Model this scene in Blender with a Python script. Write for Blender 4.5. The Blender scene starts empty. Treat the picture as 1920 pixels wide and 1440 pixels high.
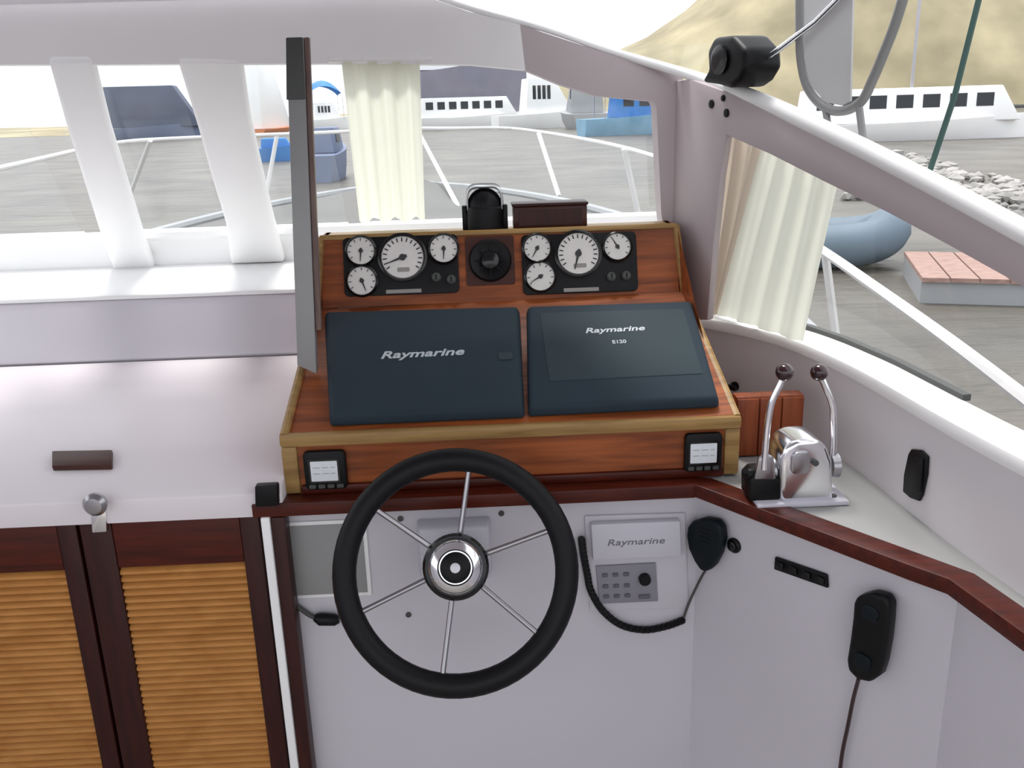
import bpy, bmesh, math, random
from mathutils import Vector as V, Matrix

scene = bpy.context.scene
COL = scene.collection
random.seed(7)
PI = math.pi

# ------------------------------------------------------------------ camera, sky, sun, exposure
F_PX = 1700.0
YAW, PITCH, ROLL = math.radians(2.0), math.radians(16.85), math.radians(1.75)
CAM = V((0, 0, 1.65))
FWD = V((math.sin(YAW) * math.cos(PITCH), math.cos(YAW) * math.cos(PITCH), -math.sin(PITCH)))
_R = V((math.cos(YAW), -math.sin(YAW), 0))
_D = FWD.cross(_R)
CX = _R * math.cos(ROLL) + _D * math.sin(ROLL)
CY = _D * math.cos(ROLL) - _R * math.sin(ROLL)
cam_data = bpy.data.cameras.new('camera')
cam_data.sensor_width = 36.0
cam_data.lens = 36.0 * F_PX / 1920.0
cam_data.clip_start = 0.02
cam_data.clip_end = 2000
cam = bpy.data.objects.new('camera', cam_data)
COL.objects.link(cam)
cam.matrix_world = Matrix.Translation(CAM) @ Matrix((
    (CX.x, -CY.x, -FWD.x), (CX.y, -CY.y, -FWD.y), (CX.z, -CY.z, -FWD.z))).to_4x4()
scene.camera = cam

world = bpy.data.worlds.new('overcast_sky')
scene.world = world
world.use_nodes = True
wn, wl_ = world.node_tree.nodes, world.node_tree.links
wn.clear()
w_out = wn.new('ShaderNodeOutputWorld')
w_bg = wn.new('ShaderNodeBackground')
w_bg.inputs['Color'].default_value = (0.93, 0.96, 1.0, 1)
w_bg.inputs['Strength'].default_value = 1.1
wl_.new(w_bg.outputs[0], w_out.inputs[0])

sun_d = bpy.data.lights.new('sun', 'SUN')
sun_d.energy = 2.2
sun_d.angle = math.radians(14)
sun_d.color = (1.0, 0.97, 0.93)
sun = bpy.data.objects.new('sun', sun_d)
sun.rotation_euler = (math.radians(-17), math.radians(-6), 0)   # high, a little ahead of the bow
COL.objects.link(sun)

scene.view_settings.view_transform = 'Standard'
scene.view_settings.look = 'None'
scene.view_settings.gamma = 1.0
scene.view_settings.use_curve_mapping = False
scene.view_settings.exposure = 0.5


# ------------------------------------------------------------------ pixel rays on real planes
def ray(px, py):
    return CX * ((px - 960) / F_PX) + CY * ((py - 720) / F_PX) + FWD


def onY(px, py, y):
    d = ray(px, py)
    return CAM + d * (y / d.y)


def onZ(px, py, z):
    d = ray(px, py)
    return CAM + d * ((z - CAM.z) / d.z)


class Fr:
    """a working plane: origin, u (right), v (up), n (towards the helmsman)"""
    def __init__(s, o, u, v):
        s.o = V(o); s.u = V(u).normalized()
        v = V(v); s.v = (v - s.u * v.dot(s.u)).normalized()
        s.n = s.u.cross(s.v).normalized()

    def pt(s, a, b, c=0.0):
        return s.o + s.u * a + s.v * b + s.n * c

    def px(s, x, y, c=0.0):
        d = ray(x, y)
        t = (s.o + s.n * c - CAM).dot(s.n) / d.dot(s.n)
        return CAM + d * t

    def m(s, p, npx):            # metres that npx pixels span at p
        return npx * (p - CAM).dot(FWD) / F_PX

    def at(s, p):                # the same axes at another origin
        f = Fr(p, s.u, s.v)
        return f

    def mat(s):
        return Matrix(((s.u.x, s.v.x, s.n.x, s.o.x), (s.u.y, s.v.y, s.n.y, s.o.y),
                       (s.u.z, s.v.z, s.n.z, s.o.z), (0, 0, 0, 1)))


# ------------------------------------------------------------------ materials
def lin(c):
    c /= 255.0
    return c / 12.92 if c <= 0.04045 else ((c + 0.055) / 1.055) ** 2.4


def rgb(r, g, b):
    return (lin(r), lin(g), lin(b), 1)


def mat(name, col, rough=0.5, metal=0.0, var=0.06, scale=6.0, bump=0.0, bscale=60.0, coat=0.0, spec=0.5):
    m = bpy.data.materials.new(name)
    m.use_nodes = True
    nt = m.node_tree
    p = nt.nodes['Principled BSDF']
    p.inputs['Roughness'].default_value = rough
    p.inputs['Metallic'].default_value = metal
    p.inputs['Coat Weight'].default_value = coat
    p.inputs['Specular IOR Level'].default_value = spec
    tc = nt.nodes.new('ShaderNodeTexCoord')
    nz = nt.nodes.new('ShaderNodeTexNoise')
    nz.inputs['Scale'].default_value = scale
    nz.inputs['Detail'].default_value = 4
    nt.links.new(tc.outputs['Object'], nz.inputs['Vector'])
    rp = nt.nodes.new('ShaderNodeValToRGB')
    c = rgb(*col)
    rp.color_ramp.elements[0].position = 0.3
    rp.color_ramp.elements[1].position = 0.7
    rp.color_ramp.elements[0].color = (c[0] * (1 - var), c[1] * (1 - var), c[2] * (1 - var), 1)
    rp.color_ramp.elements[1].color = (min(1, c[0] * (1 + var)), min(1, c[1] * (1 + var)), min(1, c[2] * (1 + var)), 1)
    nt.links.new(nz.outputs['Fac'], rp.inputs['Fac'])
    nt.links.new(rp.outputs['Color'], p.inputs['Base Color'])
    if bump:
        n2 = nt.nodes.new('ShaderNodeTexNoise')
        n2.inputs['Scale'].default_value = bscale
        n2.inputs['Detail'].default_value = 3
        nt.links.new(tc.outputs['Object'], n2.inputs['Vector'])
        bp = nt.nodes.new('ShaderNodeBump')
        bp.inputs['Strength'].default_value = bump
        bp.inputs['Distance'].default_value = 0.02
        nt.links.new(n2.outputs['Fac'], bp.inputs['Height'])
        nt.links.new(bp.outputs['Normal'], p.inputs['Normal'])
    return m


def wood(name, c1, c2, rough=0.42, stretch=(2, 30, 30), coat=0.08, spec=0.3):
    m = bpy.data.materials.new(name)
    m.use_nodes = True
    nt = m.node_tree
    p = nt.nodes['Principled BSDF']
    p.inputs['Roughness'].default_value = rough
    p.inputs['Coat Weight'].default_value = coat
    p.inputs['Coat Roughness'].default_value = 0.25
    p.inputs['Specular IOR Level'].default_value = spec
    tc = nt.nodes.new('ShaderNodeTexCoord')
    mp = nt.nodes.new('ShaderNodeMapping')
    mp.inputs['Scale'].default_value = stretch
    nz = nt.nodes.new('ShaderNodeTexNoise')
    nz.inputs['Scale'].default_value = 2.0
    nz.inputs['Detail'].default_value = 6
    nz.inputs['Distortion'].default_value = 0.6
    rp = nt.nodes.new('ShaderNodeValToRGB')
    rp.color_ramp.elements[0].position = 0.32
    rp.color_ramp.elements[1].position = 0.68
    rp.color_ramp.elements[0].color = rgb(*c1)
    rp.color_ramp.elements[1].color = rgb(*c2)
    nt.links.new(tc.outputs['Object'], mp.inputs['Vector'])
    nt.links.new(mp.outputs['Vector'], nz.inputs['Vector'])
    nt.links.new(nz.outputs['Fac'], rp.inputs['Fac'])
    nt.links.new(rp.outputs['Color'], p.inputs['Base Color'])
    return m


def glass_mat():
    m = bpy.data.materials.new('window_glass')
    m.use_nodes = True
    nt = m.node_tree
    nt.nodes.clear()
    out = nt.nodes.new('ShaderNodeOutputMaterial')
    mix = nt.nodes.new('ShaderNodeMixShader')
    tr = nt.nodes.new('ShaderNodeBsdfTransparent')
    tr.inputs['Color'].default_value = (0.97, 0.98, 0.98, 1)
    gl = nt.nodes.new('ShaderNodeBsdfGlossy')
    gl.inputs['Roughness'].default_value = 0.02
    mix.inputs[0].default_value = 0.035
    nt.links.new(tr.outputs[0], mix.inputs[1])
    nt.links.new(gl.outputs[0], mix.inputs[2])
    nt.links.new(mix.outputs[0], out.inputs[0])
    return m


def water_mat():
    m = mat('marina_water', (92, 87, 80), rough=0.4, var=0.4, scale=0.35, spec=0.5)
    nt = m.node_tree
    p = nt.nodes['Principled BSDF']
    tc = nt.nodes.new('ShaderNodeTexCoord')
    mp = nt.nodes.new('ShaderNodeMapping')
    mp.inputs['Scale'].default_value = (0.6, 1.6, 1)
    nz = nt.nodes.new('ShaderNodeTexNoise')
    nz.inputs['Scale'].default_value = 1.4
    nz.inputs['Detail'].default_value = 5
    bp = nt.nodes.new('ShaderNodeBump')
    bp.inputs['Strength'].default_value = 0.5
    bp.inputs['Distance'].default_value = 0.3
    nt.links.new(tc.outputs['Object'], mp.inputs['Vector'])
    nt.links.new(mp.outputs['Vector'], nz.inputs['Vector'])
    nt.links.new(nz.outputs['Fac'], bp.inputs['Height'])
    nt.links.new(bp.outputs['Normal'], p.inputs['Normal'])
    return m


M = dict(
    gel=mat('white_gelcoat', (209, 205, 213), rough=0.28, var=0.015, scale=3),
    gel_dash=mat('dash_gelcoat', (236, 229, 233), rough=0.3, var=0.015, scale=3),
    gel_bright=mat('painted_white', (250, 250, 250), rough=0.35, var=0.01),
    lining=mat('side_lining_grey', (222, 218, 221), rough=0.45, var=0.015),
    shelf=mat('shelf_grey', (156, 156, 155), rough=0.4, var=0.015),
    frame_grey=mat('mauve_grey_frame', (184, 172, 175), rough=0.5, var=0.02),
    head_lit=mat('grey_header_lit', (240, 238, 239), rough=0.5, var=0.02),  # paler than the frame: the header's lit end, put into the colour
    teak=wood('teak_veneer', (112, 56, 28), (164, 88, 44), coat=0.12),
    teak_gold=wood('golden_teak_edge', (136, 104, 60), (170, 136, 84)),
    teak_red=wood('red_teak', (122, 56, 28), (150, 76, 40), stretch=(30, 30, 3)),
    maho=wood('mahogany', (58, 14, 4), (88, 26, 8), coat=0.1, stretch=(3, 30, 30)),
    maho_dark=wood('dark_mahogany', (42, 12, 9), (60, 20, 14), stretch=(30, 30, 3)),
    louvre=wood('louvre_teak', (182, 122, 62), (204, 144, 80), stretch=(5, 14, 14)),
    slate=mat('slate_cover', (42, 54, 64), rough=0.7, spec=0.2, var=0.05, bump=0.05, bscale=300),
    slate2=mat('slate_cover_light', (54, 66, 72), rough=0.7, spec=0.2, var=0.05, bump=0.05, bscale=300),
    black=mat('black_plastic', (11, 11, 14), rough=0.45, var=0.1, spec=0.25),
    black_gloss=mat('black_gloss', (10, 10, 12), rough=0.18, var=0.1),
    rubber=mat('black_wheel_rubber', (12, 12, 16), rough=0.5, var=0.15, spec=0.25, bump=0.05, bscale=200),
    teal_black=mat('dark_teal_plastic', (10, 20, 26), rough=0.5, var=0.1, spec=0.25),
    chrome=mat('polished_chrome', (238, 238, 242), rough=0.16, metal=1.0, var=0.02),
    steel=mat('brushed_steel', (170, 168, 172), rough=0.3, metal=1.0, var=0.03),
    alu=mat('grey_aluminium', (150, 150, 150), rough=0.45, metal=0.4, var=0.05),
    dark_alu=mat('dark_anodised', (70, 72, 70), rough=0.5, var=0.05),
    dial=mat('gauge_dial', (226, 222, 218), rough=0.4, var=0.04, scale=40),
    dial_grey=mat('gauge_zone', (150, 146, 142), rough=0.4, var=0.04),
    needle=mat('gauge_needle', (50, 50, 52), rough=0.5),
    lcd=mat('lcd_screen', (226, 230, 236), rough=0.3, var=0.04, scale=80),
    white_ink=mat('white_print', (190, 198, 204), rough=0.5, var=0.02),
    dark_ink=mat('grey_print', (105, 103, 112), rough=0.5, var=0.02),
    grey_panel=mat('grey_hatch', (150, 150, 150), rough=0.4, var=0.02),
    keypad=mat('keypad_grey', (140, 138, 148), rough=0.5, var=0.04),
    button=mat('button_grey', (95, 94, 104), rough=0.5, var=0.04),
    radio=mat('radio_white', (206, 204, 214), rough=0.4, var=0.02),
    knob_red=mat('maroon_knob', (44, 10, 20), rough=0.2, var=0.1, coat=0.5),
    brown_box=wood('maroon_brown_wood', (56, 26, 22), (78, 42, 30)),
    curtain=mat('cream_curtain', (236, 236, 222), rough=0.9, var=0.02, bump=0.1, bscale=400),
    curtain_tan=mat('tan_curtain', (206, 192, 176), rough=0.9, var=0.04, bump=0.1, bscale=400),
    deck=mat('deck_grey', (106, 105, 103), rough=0.7, var=0.05, scale=8, bump=0.3, bscale=150),
    rail=mat('white_rail', (238, 236, 236), rough=0.25, var=0.01),
    water=water_mat(),
    glass=glass_mat(),
    blue=mat('blue_canvas', (70, 135, 205), rough=0.7, var=0.1, scale=1),
    blue_pale=mat('pale_blue_paint', (125, 175, 205), rough=0.6, var=0.1, scale=1),
    slate_canvas=mat('slate_canvas', (92, 100, 118), rough=0.8, var=0.12, scale=0.4),
    violet_canvas=mat('violet_canvas', (146, 144, 160), rough=0.8, var=0.06, scale=0.4),
    boat_white=mat('boat_white', (252, 252, 253), rough=0.4, var=0.03, scale=0.5),
    boat_grey=mat('boat_grey', (165, 167, 170), rough=0.5, var=0.08, scale=0.5),
    boat_slate=mat('boat_slate_blue', (112, 124, 152), rough=0.5, var=0.1, scale=0.5),
    window_dark=mat('dark_boat_window', (30, 34, 40), rough=0.1, var=0.05),
    orange=mat('orange_stripe', (214, 130, 80), rough=0.6),
    inflatable=mat('blue_grey_hypalon', (104, 120, 134), rough=0.6, var=0.08, scale=2),
    hill=mat('dry_hill', (158, 148, 120), rough=0.9, var=0.3, scale=0.09),
    rock=mat('grey_rock', (158, 155, 152), rough=0.9, var=0.5, scale=0.7),
    dock=wood('dock_planks', (150, 120, 112), (176, 148, 138), rough=0.8, coat=0, stretch=(3, 12, 12)),
    hoop=mat('grey_hoop', (140, 140, 140), rough=0.4, var=0.03),
    canvas_pale=mat('pale_canvas', (205, 205, 205), rough=0.9, var=0.03),
    pole_wood=wood('faded_wood_strip', (104, 84, 80), (128, 106, 98), stretch=(30, 30, 3)),
    floor=mat('pale_sole', (190, 184, 176), rough=0.6, var=0.05),
    dark_green=mat('green_shroud', (60, 90, 84), rough=0.5),
)


for _k in ('curtain', 'curtain_tan'):
    nt = M[_k].node_tree
    p = nt.nodes['Principled BSDF']
    tr = nt.nodes.new('ShaderNodeBsdfTranslucent')
    mx = nt.nodes.new('ShaderNodeMixShader')
    mx.inputs[0].default_value = 0.5
    nt.links.new(p.inputs['Base Color'].links[0].from_socket, tr.inputs['Color'])
    nt.links.new(p.outputs[0], mx.inputs[1])
    nt.links.new(tr.outputs[0], mx.inputs[2])
    nt.links.new(mx.outputs[0], nt.nodes['Material Output'].inputs['Surface'])


# ------------------------------------------------------------------ mesh helpers
ROOT_LOC = {}


def finish(bm, name, material, parent=None, smooth=None, bevel=0.0, seg=2, kind=None):
    base = ROOT_LOC.get(parent.name, V((0, 0, 0))) if parent else V((0, 0, 0))
    bmesh.ops.remove_doubles(bm, verts=bm.verts, dist=1e-6)
    bmesh.ops.recalc_face_normals(bm, faces=bm.faces)
    if bevel:
        es = [e for e in bm.edges if len(e.link_faces) == 2 and e.calc_face_angle(0) > math.radians(28)]
        bmesh.ops.bevel(bm, geom=es, offset=bevel, segments=seg, profile=0.5, affect='EDGES', clamp_overlap=True)
    if parent is None:                       # own mesh, origin at its base centre
        xs = [v.co for v in bm.verts]
        base = V(((min(p.x for p in xs) + max(p.x for p in xs)) / 2, (min(p.y for p in xs) + max(p.y for p in xs)) / 2,
                  min(p.z for p in xs)))
    bmesh.ops.translate(bm, verts=bm.verts, vec=-base)
    me = bpy.data.meshes.new(name)
    bm.to_mesh(me)
    bm.free()
    ob = bpy.data.objects.new(name, me)
    me.materials.append(material)
    for p in me.polygons:
        p.use_smooth = True
    me.set_sharp_from_angle(angle=math.radians(38 if smooth is None else smooth))
    COL.objects.link(ob)
    if parent:
        ob.parent = parent
        ROOT_LOC[ob.name] = base
    else:
        ob.location = base
        ROOT_LOC[ob.name] = base
    if kind:
        ob['kind'] = kind
    return ob


def thing(name, label, cat, loc, group=None):
    o = bpy.data.objects.new(name, None)
    o.empty_display_size = 0.05
    COL.objects.link(o)
    o.location = loc
    ROOT_LOC[o.name] = V(loc)
    o['label'] = label
    o['category'] = cat
    if group:
        o['group'] = group
    return o


def tag(o, label, cat, group=None):
    o['label'] = label
    o['category'] = cat
    if group:
        o['group'] = group
    return o


def struct(bm, name, material, label=None, **k):
    o = finish(bm, name, material, kind='structure', **k)
    if label:
        o['label'] = label
    return o


def B():
    return bmesh.new()


def hexa(bm, p):
    """p: 4 bottom (ccw) + 4 top points"""
    v = [bm.verts.new(q) for q in p]
    for f in ((3, 2, 1, 0), (4, 5, 6, 7), (0, 1, 5, 4), (1, 2, 6, 5), (2, 3, 7, 6), (3, 0, 4, 7)):
        bm.faces.new([v[i] for i in f])
    return bm


def box(bm, x0, x1, y0, y1, z0, z1):
    return hexa(bm, [(x0, y0, z0), (x1, y0, z0), (x1, y1, z0), (x0, y1, z0),
                     (x0, y0, z1), (x1, y0, z1), (x1, y1, z1), (x0, y1, z1)])


def fbox(bm, fr, a0, a1, b0, b1, c0, c1):
    P = fr.pt
    return hexa(bm, [P(a0, b0, c0), P(a1, b0, c0), P(a1, b1, c0), P(a0, b1, c0),
                     P(a0, b0, c1), P(a1, b0, c1), P(a1, b1, c1), P(a0, b1, c1)])


def plate(bm, pts, vec):
    """polygon pts extruded by vec"""
    vec = V(vec)
    a = [bm.verts.new(p) for p in pts]
    b = [bm.verts.new(V(p) + vec) for p in pts]
    bm.faces.new(a)
    bm.faces.new(b[::-1])
    n = len(pts)
    for i in range(n):
        bm.faces.new((a[i], b[i], b[(i + 1) % n], a[(i + 1) % n]))
    return bm


def quad_px(bm, fr, pix, c0, c1):
    """four pixel corners on the plane fr, from depth c0 to c1"""
    f = [fr.px(x, y, c1) for x, y in pix]
    return plate(bm, f, fr.n * (c0 - c1))


def rounded(w, h, r, n=5):
    pts = []
    for cx, cy, a0 in ((w / 2 - r, h / 2 - r, 0), (-w / 2 + r, h / 2 - r, 90), (-w / 2 + r, -h / 2 + r, 180), (w / 2 - r, -h / 2 + r, 270)):
        for i in range(n + 1):
            a = math.radians(a0 + 90 * i / n)
            pts.append((cx + r * math.cos(a), cy + r * math.sin(a)))
    return pts


def rplate(bm, fr, a, b, w, h, r, c0, c1, ang=0.0):
    ca, sa = math.cos(ang), math.sin(ang)
    return plate(bm, [fr.pt(a + x * ca - y * sa, b + x * sa + y * ca, c1) for x, y in rounded(w, h, r)], fr.n * (c0 - c1))


def catmull(pts, sub=6):
    pts = [V(p) for p in pts]
    if len(pts) < 3:
        return pts
    out = []
    ext = [pts[0] * 2 - pts[1]] + pts + [pts[-1] * 2 - pts[-2]]
    for i in range(1, len(ext) - 2):
        p0, p1, p2, p3 = ext[i - 1:i + 3]
        for k in range(sub):
            t = k / sub
            out.append(0.5 * ((2 * p1) + (p2 - p0) * t + (2 * p0 - 5 * p1 + 4 * p2 - p3) * t * t + (3 * p1 - p0 - 3 * p2 + p3) * t ** 3))
    out.append(pts[-1])
    return out


def tube(bm, pts, r, seg=10, closed=False):
    pts = [V(p) for p in pts]
    n = len(pts)
    rr = r if isinstance(r, (list, tuple)) else [r] * n
    t0 = (pts[1] - pts[0]).normalized()
    up = V((0, 0, 1)) if abs(t0.z) < 0.9 else V((1, 0, 0))
    nrm = t0.cross(up).normalized()
    rings = []
    for i in range(n):
        a = pts[i - 1] if i > 0 else (pts[-1] if closed else pts[0])
        b = pts[(i + 1) % n] if (i < n - 1 or closed) else pts[-1]
        t = (b - a).normalized()
        nrm = (nrm - t * nrm.dot(t)).normalized()
        bn = t.cross(nrm)
        rings.append([bm.verts.new(pts[i] + (nrm * math.cos(2 * PI * k / seg) + bn * math.sin(2 * PI * k / seg)) * rr[i]) for k in range(seg)])
    for i in range(n if closed else n - 1):
        A, C = rings[i], rings[(i + 1) % n]
        for k in range(seg):
            bm.faces.new((A[k], A[(k + 1) % seg], C[(k + 1) % seg], C[k]))
    if not closed:
        bm.faces.new(rings[0][::-1])
        bm.faces.new(rings[-1])
    return bm


def lathe(bm, fr, prof, seg=28, a=0.0, b=0.0):
    """profile of (radius, height along n)"""
    rings = []
    for r, h in prof:
        if r < 1e-6:
            rings.append([bm.verts.new(fr.pt(a, b, h))])
        else:
            rings.append([bm.verts.new(fr.pt(a + r * math.cos(2 * PI * k / seg), b + r * math.sin(2 * PI * k / seg), h)) for k in range(seg)])
    for A, C in zip(rings, rings[1:]):
        if len(A) == 1 and len(C) == 1:
            continue
        for k in range(seg):
            q = [A[k % len(A)], A[(k + 1) % len(A)], C[(k + 1) % len(C)], C[k % len(C)]]
            u = []
            for x in q:
                if x not in u:
                    u.append(x)
            if len(u) > 2:
                bm.faces.new(u)
    if len(rings[0]) > 1:
        bm.faces.new(rings[0][::-1])
    if len(rings[-1]) > 1:
        bm.faces.new(rings[-1])
    return bm


def ball(bm, c, r, sub=2, sc=(1, 1, 1)):
    d = bmesh.ops.create_icosphere(bm, subdivisions=sub, radius=r)
    for v in d['verts']:
        v.co = V((v.co.x * sc[0], v.co.y * sc[1], v.co.z * sc[2])) + V(c)
    return bm


def grid(bm, fn, nu, nv, thick=None):
    """sheet fn(s,t); thick = function giving offset vector for the back side"""
    vs = [[bm.verts.new(fn(i / nu, j / nv)) for i in range(nu + 1)] for j in range(nv + 1)]
    for j in range(nv):
        for i in range(nu):
            bm.faces.new((vs[j][i], vs[j][i + 1], vs[j + 1][i + 1], vs[j + 1][i]))
    if thick is not None:
        bmesh.ops.solidify(bm, geom=list(bm.faces), thickness=thick)
    return bm


def lettering(text, fr, a, b, size, material, parent, name='lettering', shear=0.0, offset=0.0, depth=0.0006, c=0.0, width=None):
    cu = bpy.data.curves.new('letters', 'FONT')
    cu.body = text
    cu.size = size
    cu.shear = shear
    cu.offset = offset * size
    cu.extrude = depth
    cu.align_x = 'CENTER'
    cu.align_y = 'CENTER'
    cu.resolution_u = 3
    tmp = bpy.data.objects.new('letters', cu)
    COL.objects.link(tmp)
    dg = bpy.context.evaluated_depsgraph_get()
    me = bpy.data.meshes.new_from_object(tmp.evaluated_get(dg))
    bpy.data.objects.remove(tmp)
    k = 1.0
    if width:
        xs = [v.co.x for v in me.vertices]
        k = width / (max(xs) - min(xs))
    bm = B()
    bm.from_mesh(me)
    for v in bm.verts:
        v.co = fr.pt(a + v.co.x * k, b + v.co.y, c + v.co.z)
    bpy.data.meshes.remove(me)
    return finish(bm, name, material, parent)


# ------------------------------------------------------------------ working planes
X0, X1 = -0.398, 0.512                        # console sides at its front
HP = Fr((0, 1.69, 0), (1, 0, 0), (0, 0, 1))   # helm bulkhead
FP = Fr((0, 1.70, 0), (1, 0, 0), (0, 0, 1))   # console front
SP = Fr((0, 1.70, 1.046), (1, 0, 0.012), (0, 0.40, 0.172))    # sloping plotter panel
GP = Fr((0, 2.10, 1.218), (1, 0, 0), (0, 0.05, 0.16))         # gauge panel
WA, WB = V((0.432, 1.690, 0)), V((0.736, 1.268, 0))            # wing bulkhead line
WP = Fr(WA, WB - WA, (0, 0, 1))
WEND = WA + (WB - WA) * 1.03
YH = 2.25
HD = Fr((0, YH, 0), (1, 0, 0), (0, 0, 1))     # header beam
SA, SB = V((0.49, YH, 0)), V((0.80, 1.30, 0))
SD = Fr(SA, SB - SA, (0, 0, 1))               # side frame
SILL_Z = 1.13
WS = Fr((0, 2.62, 1.335), (1, 0, 0), (0, -0.32, 0.435))       # raked windscreen
PS = Fr((0, 2.58, 1.25), (1, 0, 0), (0, -0.33, 0.52))         # inner face of the screen posts

# ------------------------------------------------------------------ SETTING
bm = B(); box(bm, -2.0, 1.6, -1.6, 2.2, -0.05, 0.0)
struct(bm, 'floor', M['floor'])

# hardtop over the helm, starts at the header
bm = B()
plate(bm, [(-2.0, YH - 0.03, 1.905), (0.15, YH - 0.03, 1.905), (0.55, 1.5, 2.02), (0.6, 0.9, 2.05), (1.0, 0.6, 2.05), (1.0, -0.35, 2.05), (-2.0, -0.35, 2.05)], (0, 0, 0.05))
struct(bm, 'ceiling', M['gel'])

# helm bulkhead and its wing that comes round towards the helmsman
bm = B()
plate(bm, [(-0.45, 1.69, 0.0), (0.432, 1.69, 0.0), (0.432, 1.69, 0.905), (-0.45, 1.69, 0.905)], (0, 0.03, 0))
struct(bm, 'wall_front', M['gel'])
bm = B()
plate(bm, [WA, WEND, WEND + V((0, 0, 0.905)), WA + V((0, 0, 0.905))], -WP.n * 0.03)
struct(bm, 'wall_right_wing', M['gel'])
# unseen low aft and side walls, added to cut the light from behind
bm = B()
box(bm, -2.0, -0.9, -1.65, -1.6, 0.0, 0.9); box(bm, 0.0, 1.0, -1.65, -1.6, 0.0, 0.9)
struct(bm, 'wall_back_unseen', M['gel'])
bm = B(); box(bm, -2.03, -2.0, -1.65, 2.6, 0.0, 1.22)
box(bm, -2.03, -2.0, -0.4, -0.3, 1.22, 2.05)
struct(bm, 'wall_left_unseen', M['gel'])
bm = B(); box(bm, 0.97, 1.0, -0.35, -0.25, 1.13, 2.05); box(bm, 0.97, 1.0, -1.65, -0.3, 0.0, 1.13)
struct(bm, 'wall_right_aft_unseen', M['gel'])
# lower side wall aft of the wing
LOWER = [WEND, V((0.80, 0.95, 0)), V((0.87, 0.45, 0)), V((0.945, -0.3, 0))]
bm = B()
grid(bm, lambda a, t: LOWER[min(2, int(a * 3))].lerp(LOWER[min(2, int(a * 3)) + 1], a * 3 - min(2, int(a * 3))) + V((0, 0, 0.905 * t)), 9, 2, thick=-0.02)
struct(bm, 'wall_right_lower', M['gel'])
# side shelf behind the wing
sill = [V((0.46, 2.30, 0)), V((0.577, 2.20, 0)), V((0.668, 2.07, 0)), V((0.721, 1.94, 0)), V((0.762, 1.70, 0)), V((0.785, 1.37, 0)), V((0.83, 1.0, 0)), V((0.88, 0.5, 0)), V((0.95, -0.3, 0))]
sill = catmull(sill, 4)
bm = B()
base = [V((0.43, 1.69, 0.905)), V((0.43, 2.29, 0.905))] + [p + V((0.005, 0, 0.905)) for p in sill[2:] if p.y > -0.25] + [p + V((0, 0, 0.905)) for p in LOWER[::-1]]
plate(bm, base, (0, 0, 0.015))
struct(bm, 'trim_1', M['shelf'])
# side lining below the sill
bm = B()
n = len(sill) - 1
def lining(s, t):
    i = min(n - 1, int(s * n)); f = s * n - i
    p = sill[i].lerp(sill[i + 1], f)
    return p + V((0.0, 0, 0.92 + (SILL_Z - 0.92) * t))
grid(bm, lining, n * 2, 3, thick=-0.02)
struct(bm, 'wall_right', M['lining'])
# bright sill cap
def ribbon(bm, pts, w0, w1, z0, z1):
    """closed strip along plan points, from w0 to w1 across (to the right of travel negative)"""
    rows = []
    for i, p in enumerate(pts):
        a = pts[max(0, i - 1)]; b = pts[min(len(pts) - 1, i + 1)]
        t = (b - a).normalized(); o = V((-t.y, t.x, 0))
        rows.append([bm.verts.new(p + o * w + V((0, 0, z))) for w, z in ((w0, z0), (w1, z0), (w1, z1), (w0, z1))])
    for A, C in zip(rows, rows[1:]):
        for k in range(4):
            bm.faces.new((A[k], A[(k + 1) % 4], C[(k + 1) % 4], C[k]))
    bm.faces.new(rows[0][::-1]); bm.faces.new(rows[-1])
bm = B(); ribbon(bm, sill, -0.014, 0.075, SILL_Z - 0.022, SILL_Z + 0.006)
struct(bm, 'trim_2', M['gel_bright'], bevel=0.006)

# dark mahogany capping on the bulkhead
def trim_run(bm, pts, wid, z0, z1):
    ribbon(bm, pts, -wid / 2, wid / 2, z0, z1)
bm = B()
trim_run(bm, [V((-0.46, 1.676, 0)), V((0.0, 1.676, 0)), V((0.415, 1.676, 0)), WA + WP.n * 0.008 + (WB - WA) * 0.04, WA + (WB - WA) * 0.9 + WP.n * 0.004, WEND + V((0.0, -0.004, 0))] + [p + V((-0.004, 0, 0)) for p in LOWER[1:]], 0.05, 0.896, 0.924)
struct(bm, 'trim_3', M['maho'], bevel=0.005)

# dash to the left of the console
LX0, LX1 = -1.75, -0.40
def xprism(bm, prof, x0, x1):
    plate(bm, [(x0, y, z) for y, z in prof], (x1 - x0, 0, 0))
bm = B()
xprism(bm, [(1.655, 0.895), (1.655, 0.945), (1.672, 0.957), (2.2, 1.082), (2.2, 1.04), (1.70, 0.895)], LX0, LX1)
struct(bm, 'trim_4', M['gel_dash'], bevel=0.004)
bm = B()
xprism(bm, [(2.2, 1.088), (2.205, 1.10), (2.252, 1.226), (2.30, 1.226), (2.30, 1.18), (2.24, 1.05)], LX0, 0.52)
struct(bm, 'trim_5', M['gel'], bevel=0.004)
bm = B()
xprism(bm, [(2.250, 1.227), (2.254, 1.238), (2.275, 1.242), (2.598, 1.256), (2.598, 1.227)], LX0, 0.52)
struct(bm, 'trim_10', M['gel_bright'], bevel=0.003)
# wall below the windscreen glass
bm = B()
xprism(bm, [(2.60, 1.22), (2.60, 1.325), (2.585, 1.335), (2.585, 1.35), (2.64, 1.35), (2.66, 1.22)], -2.0, 0.62)
struct(bm, 'baseboard_front', M['gel_bright'])

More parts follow.
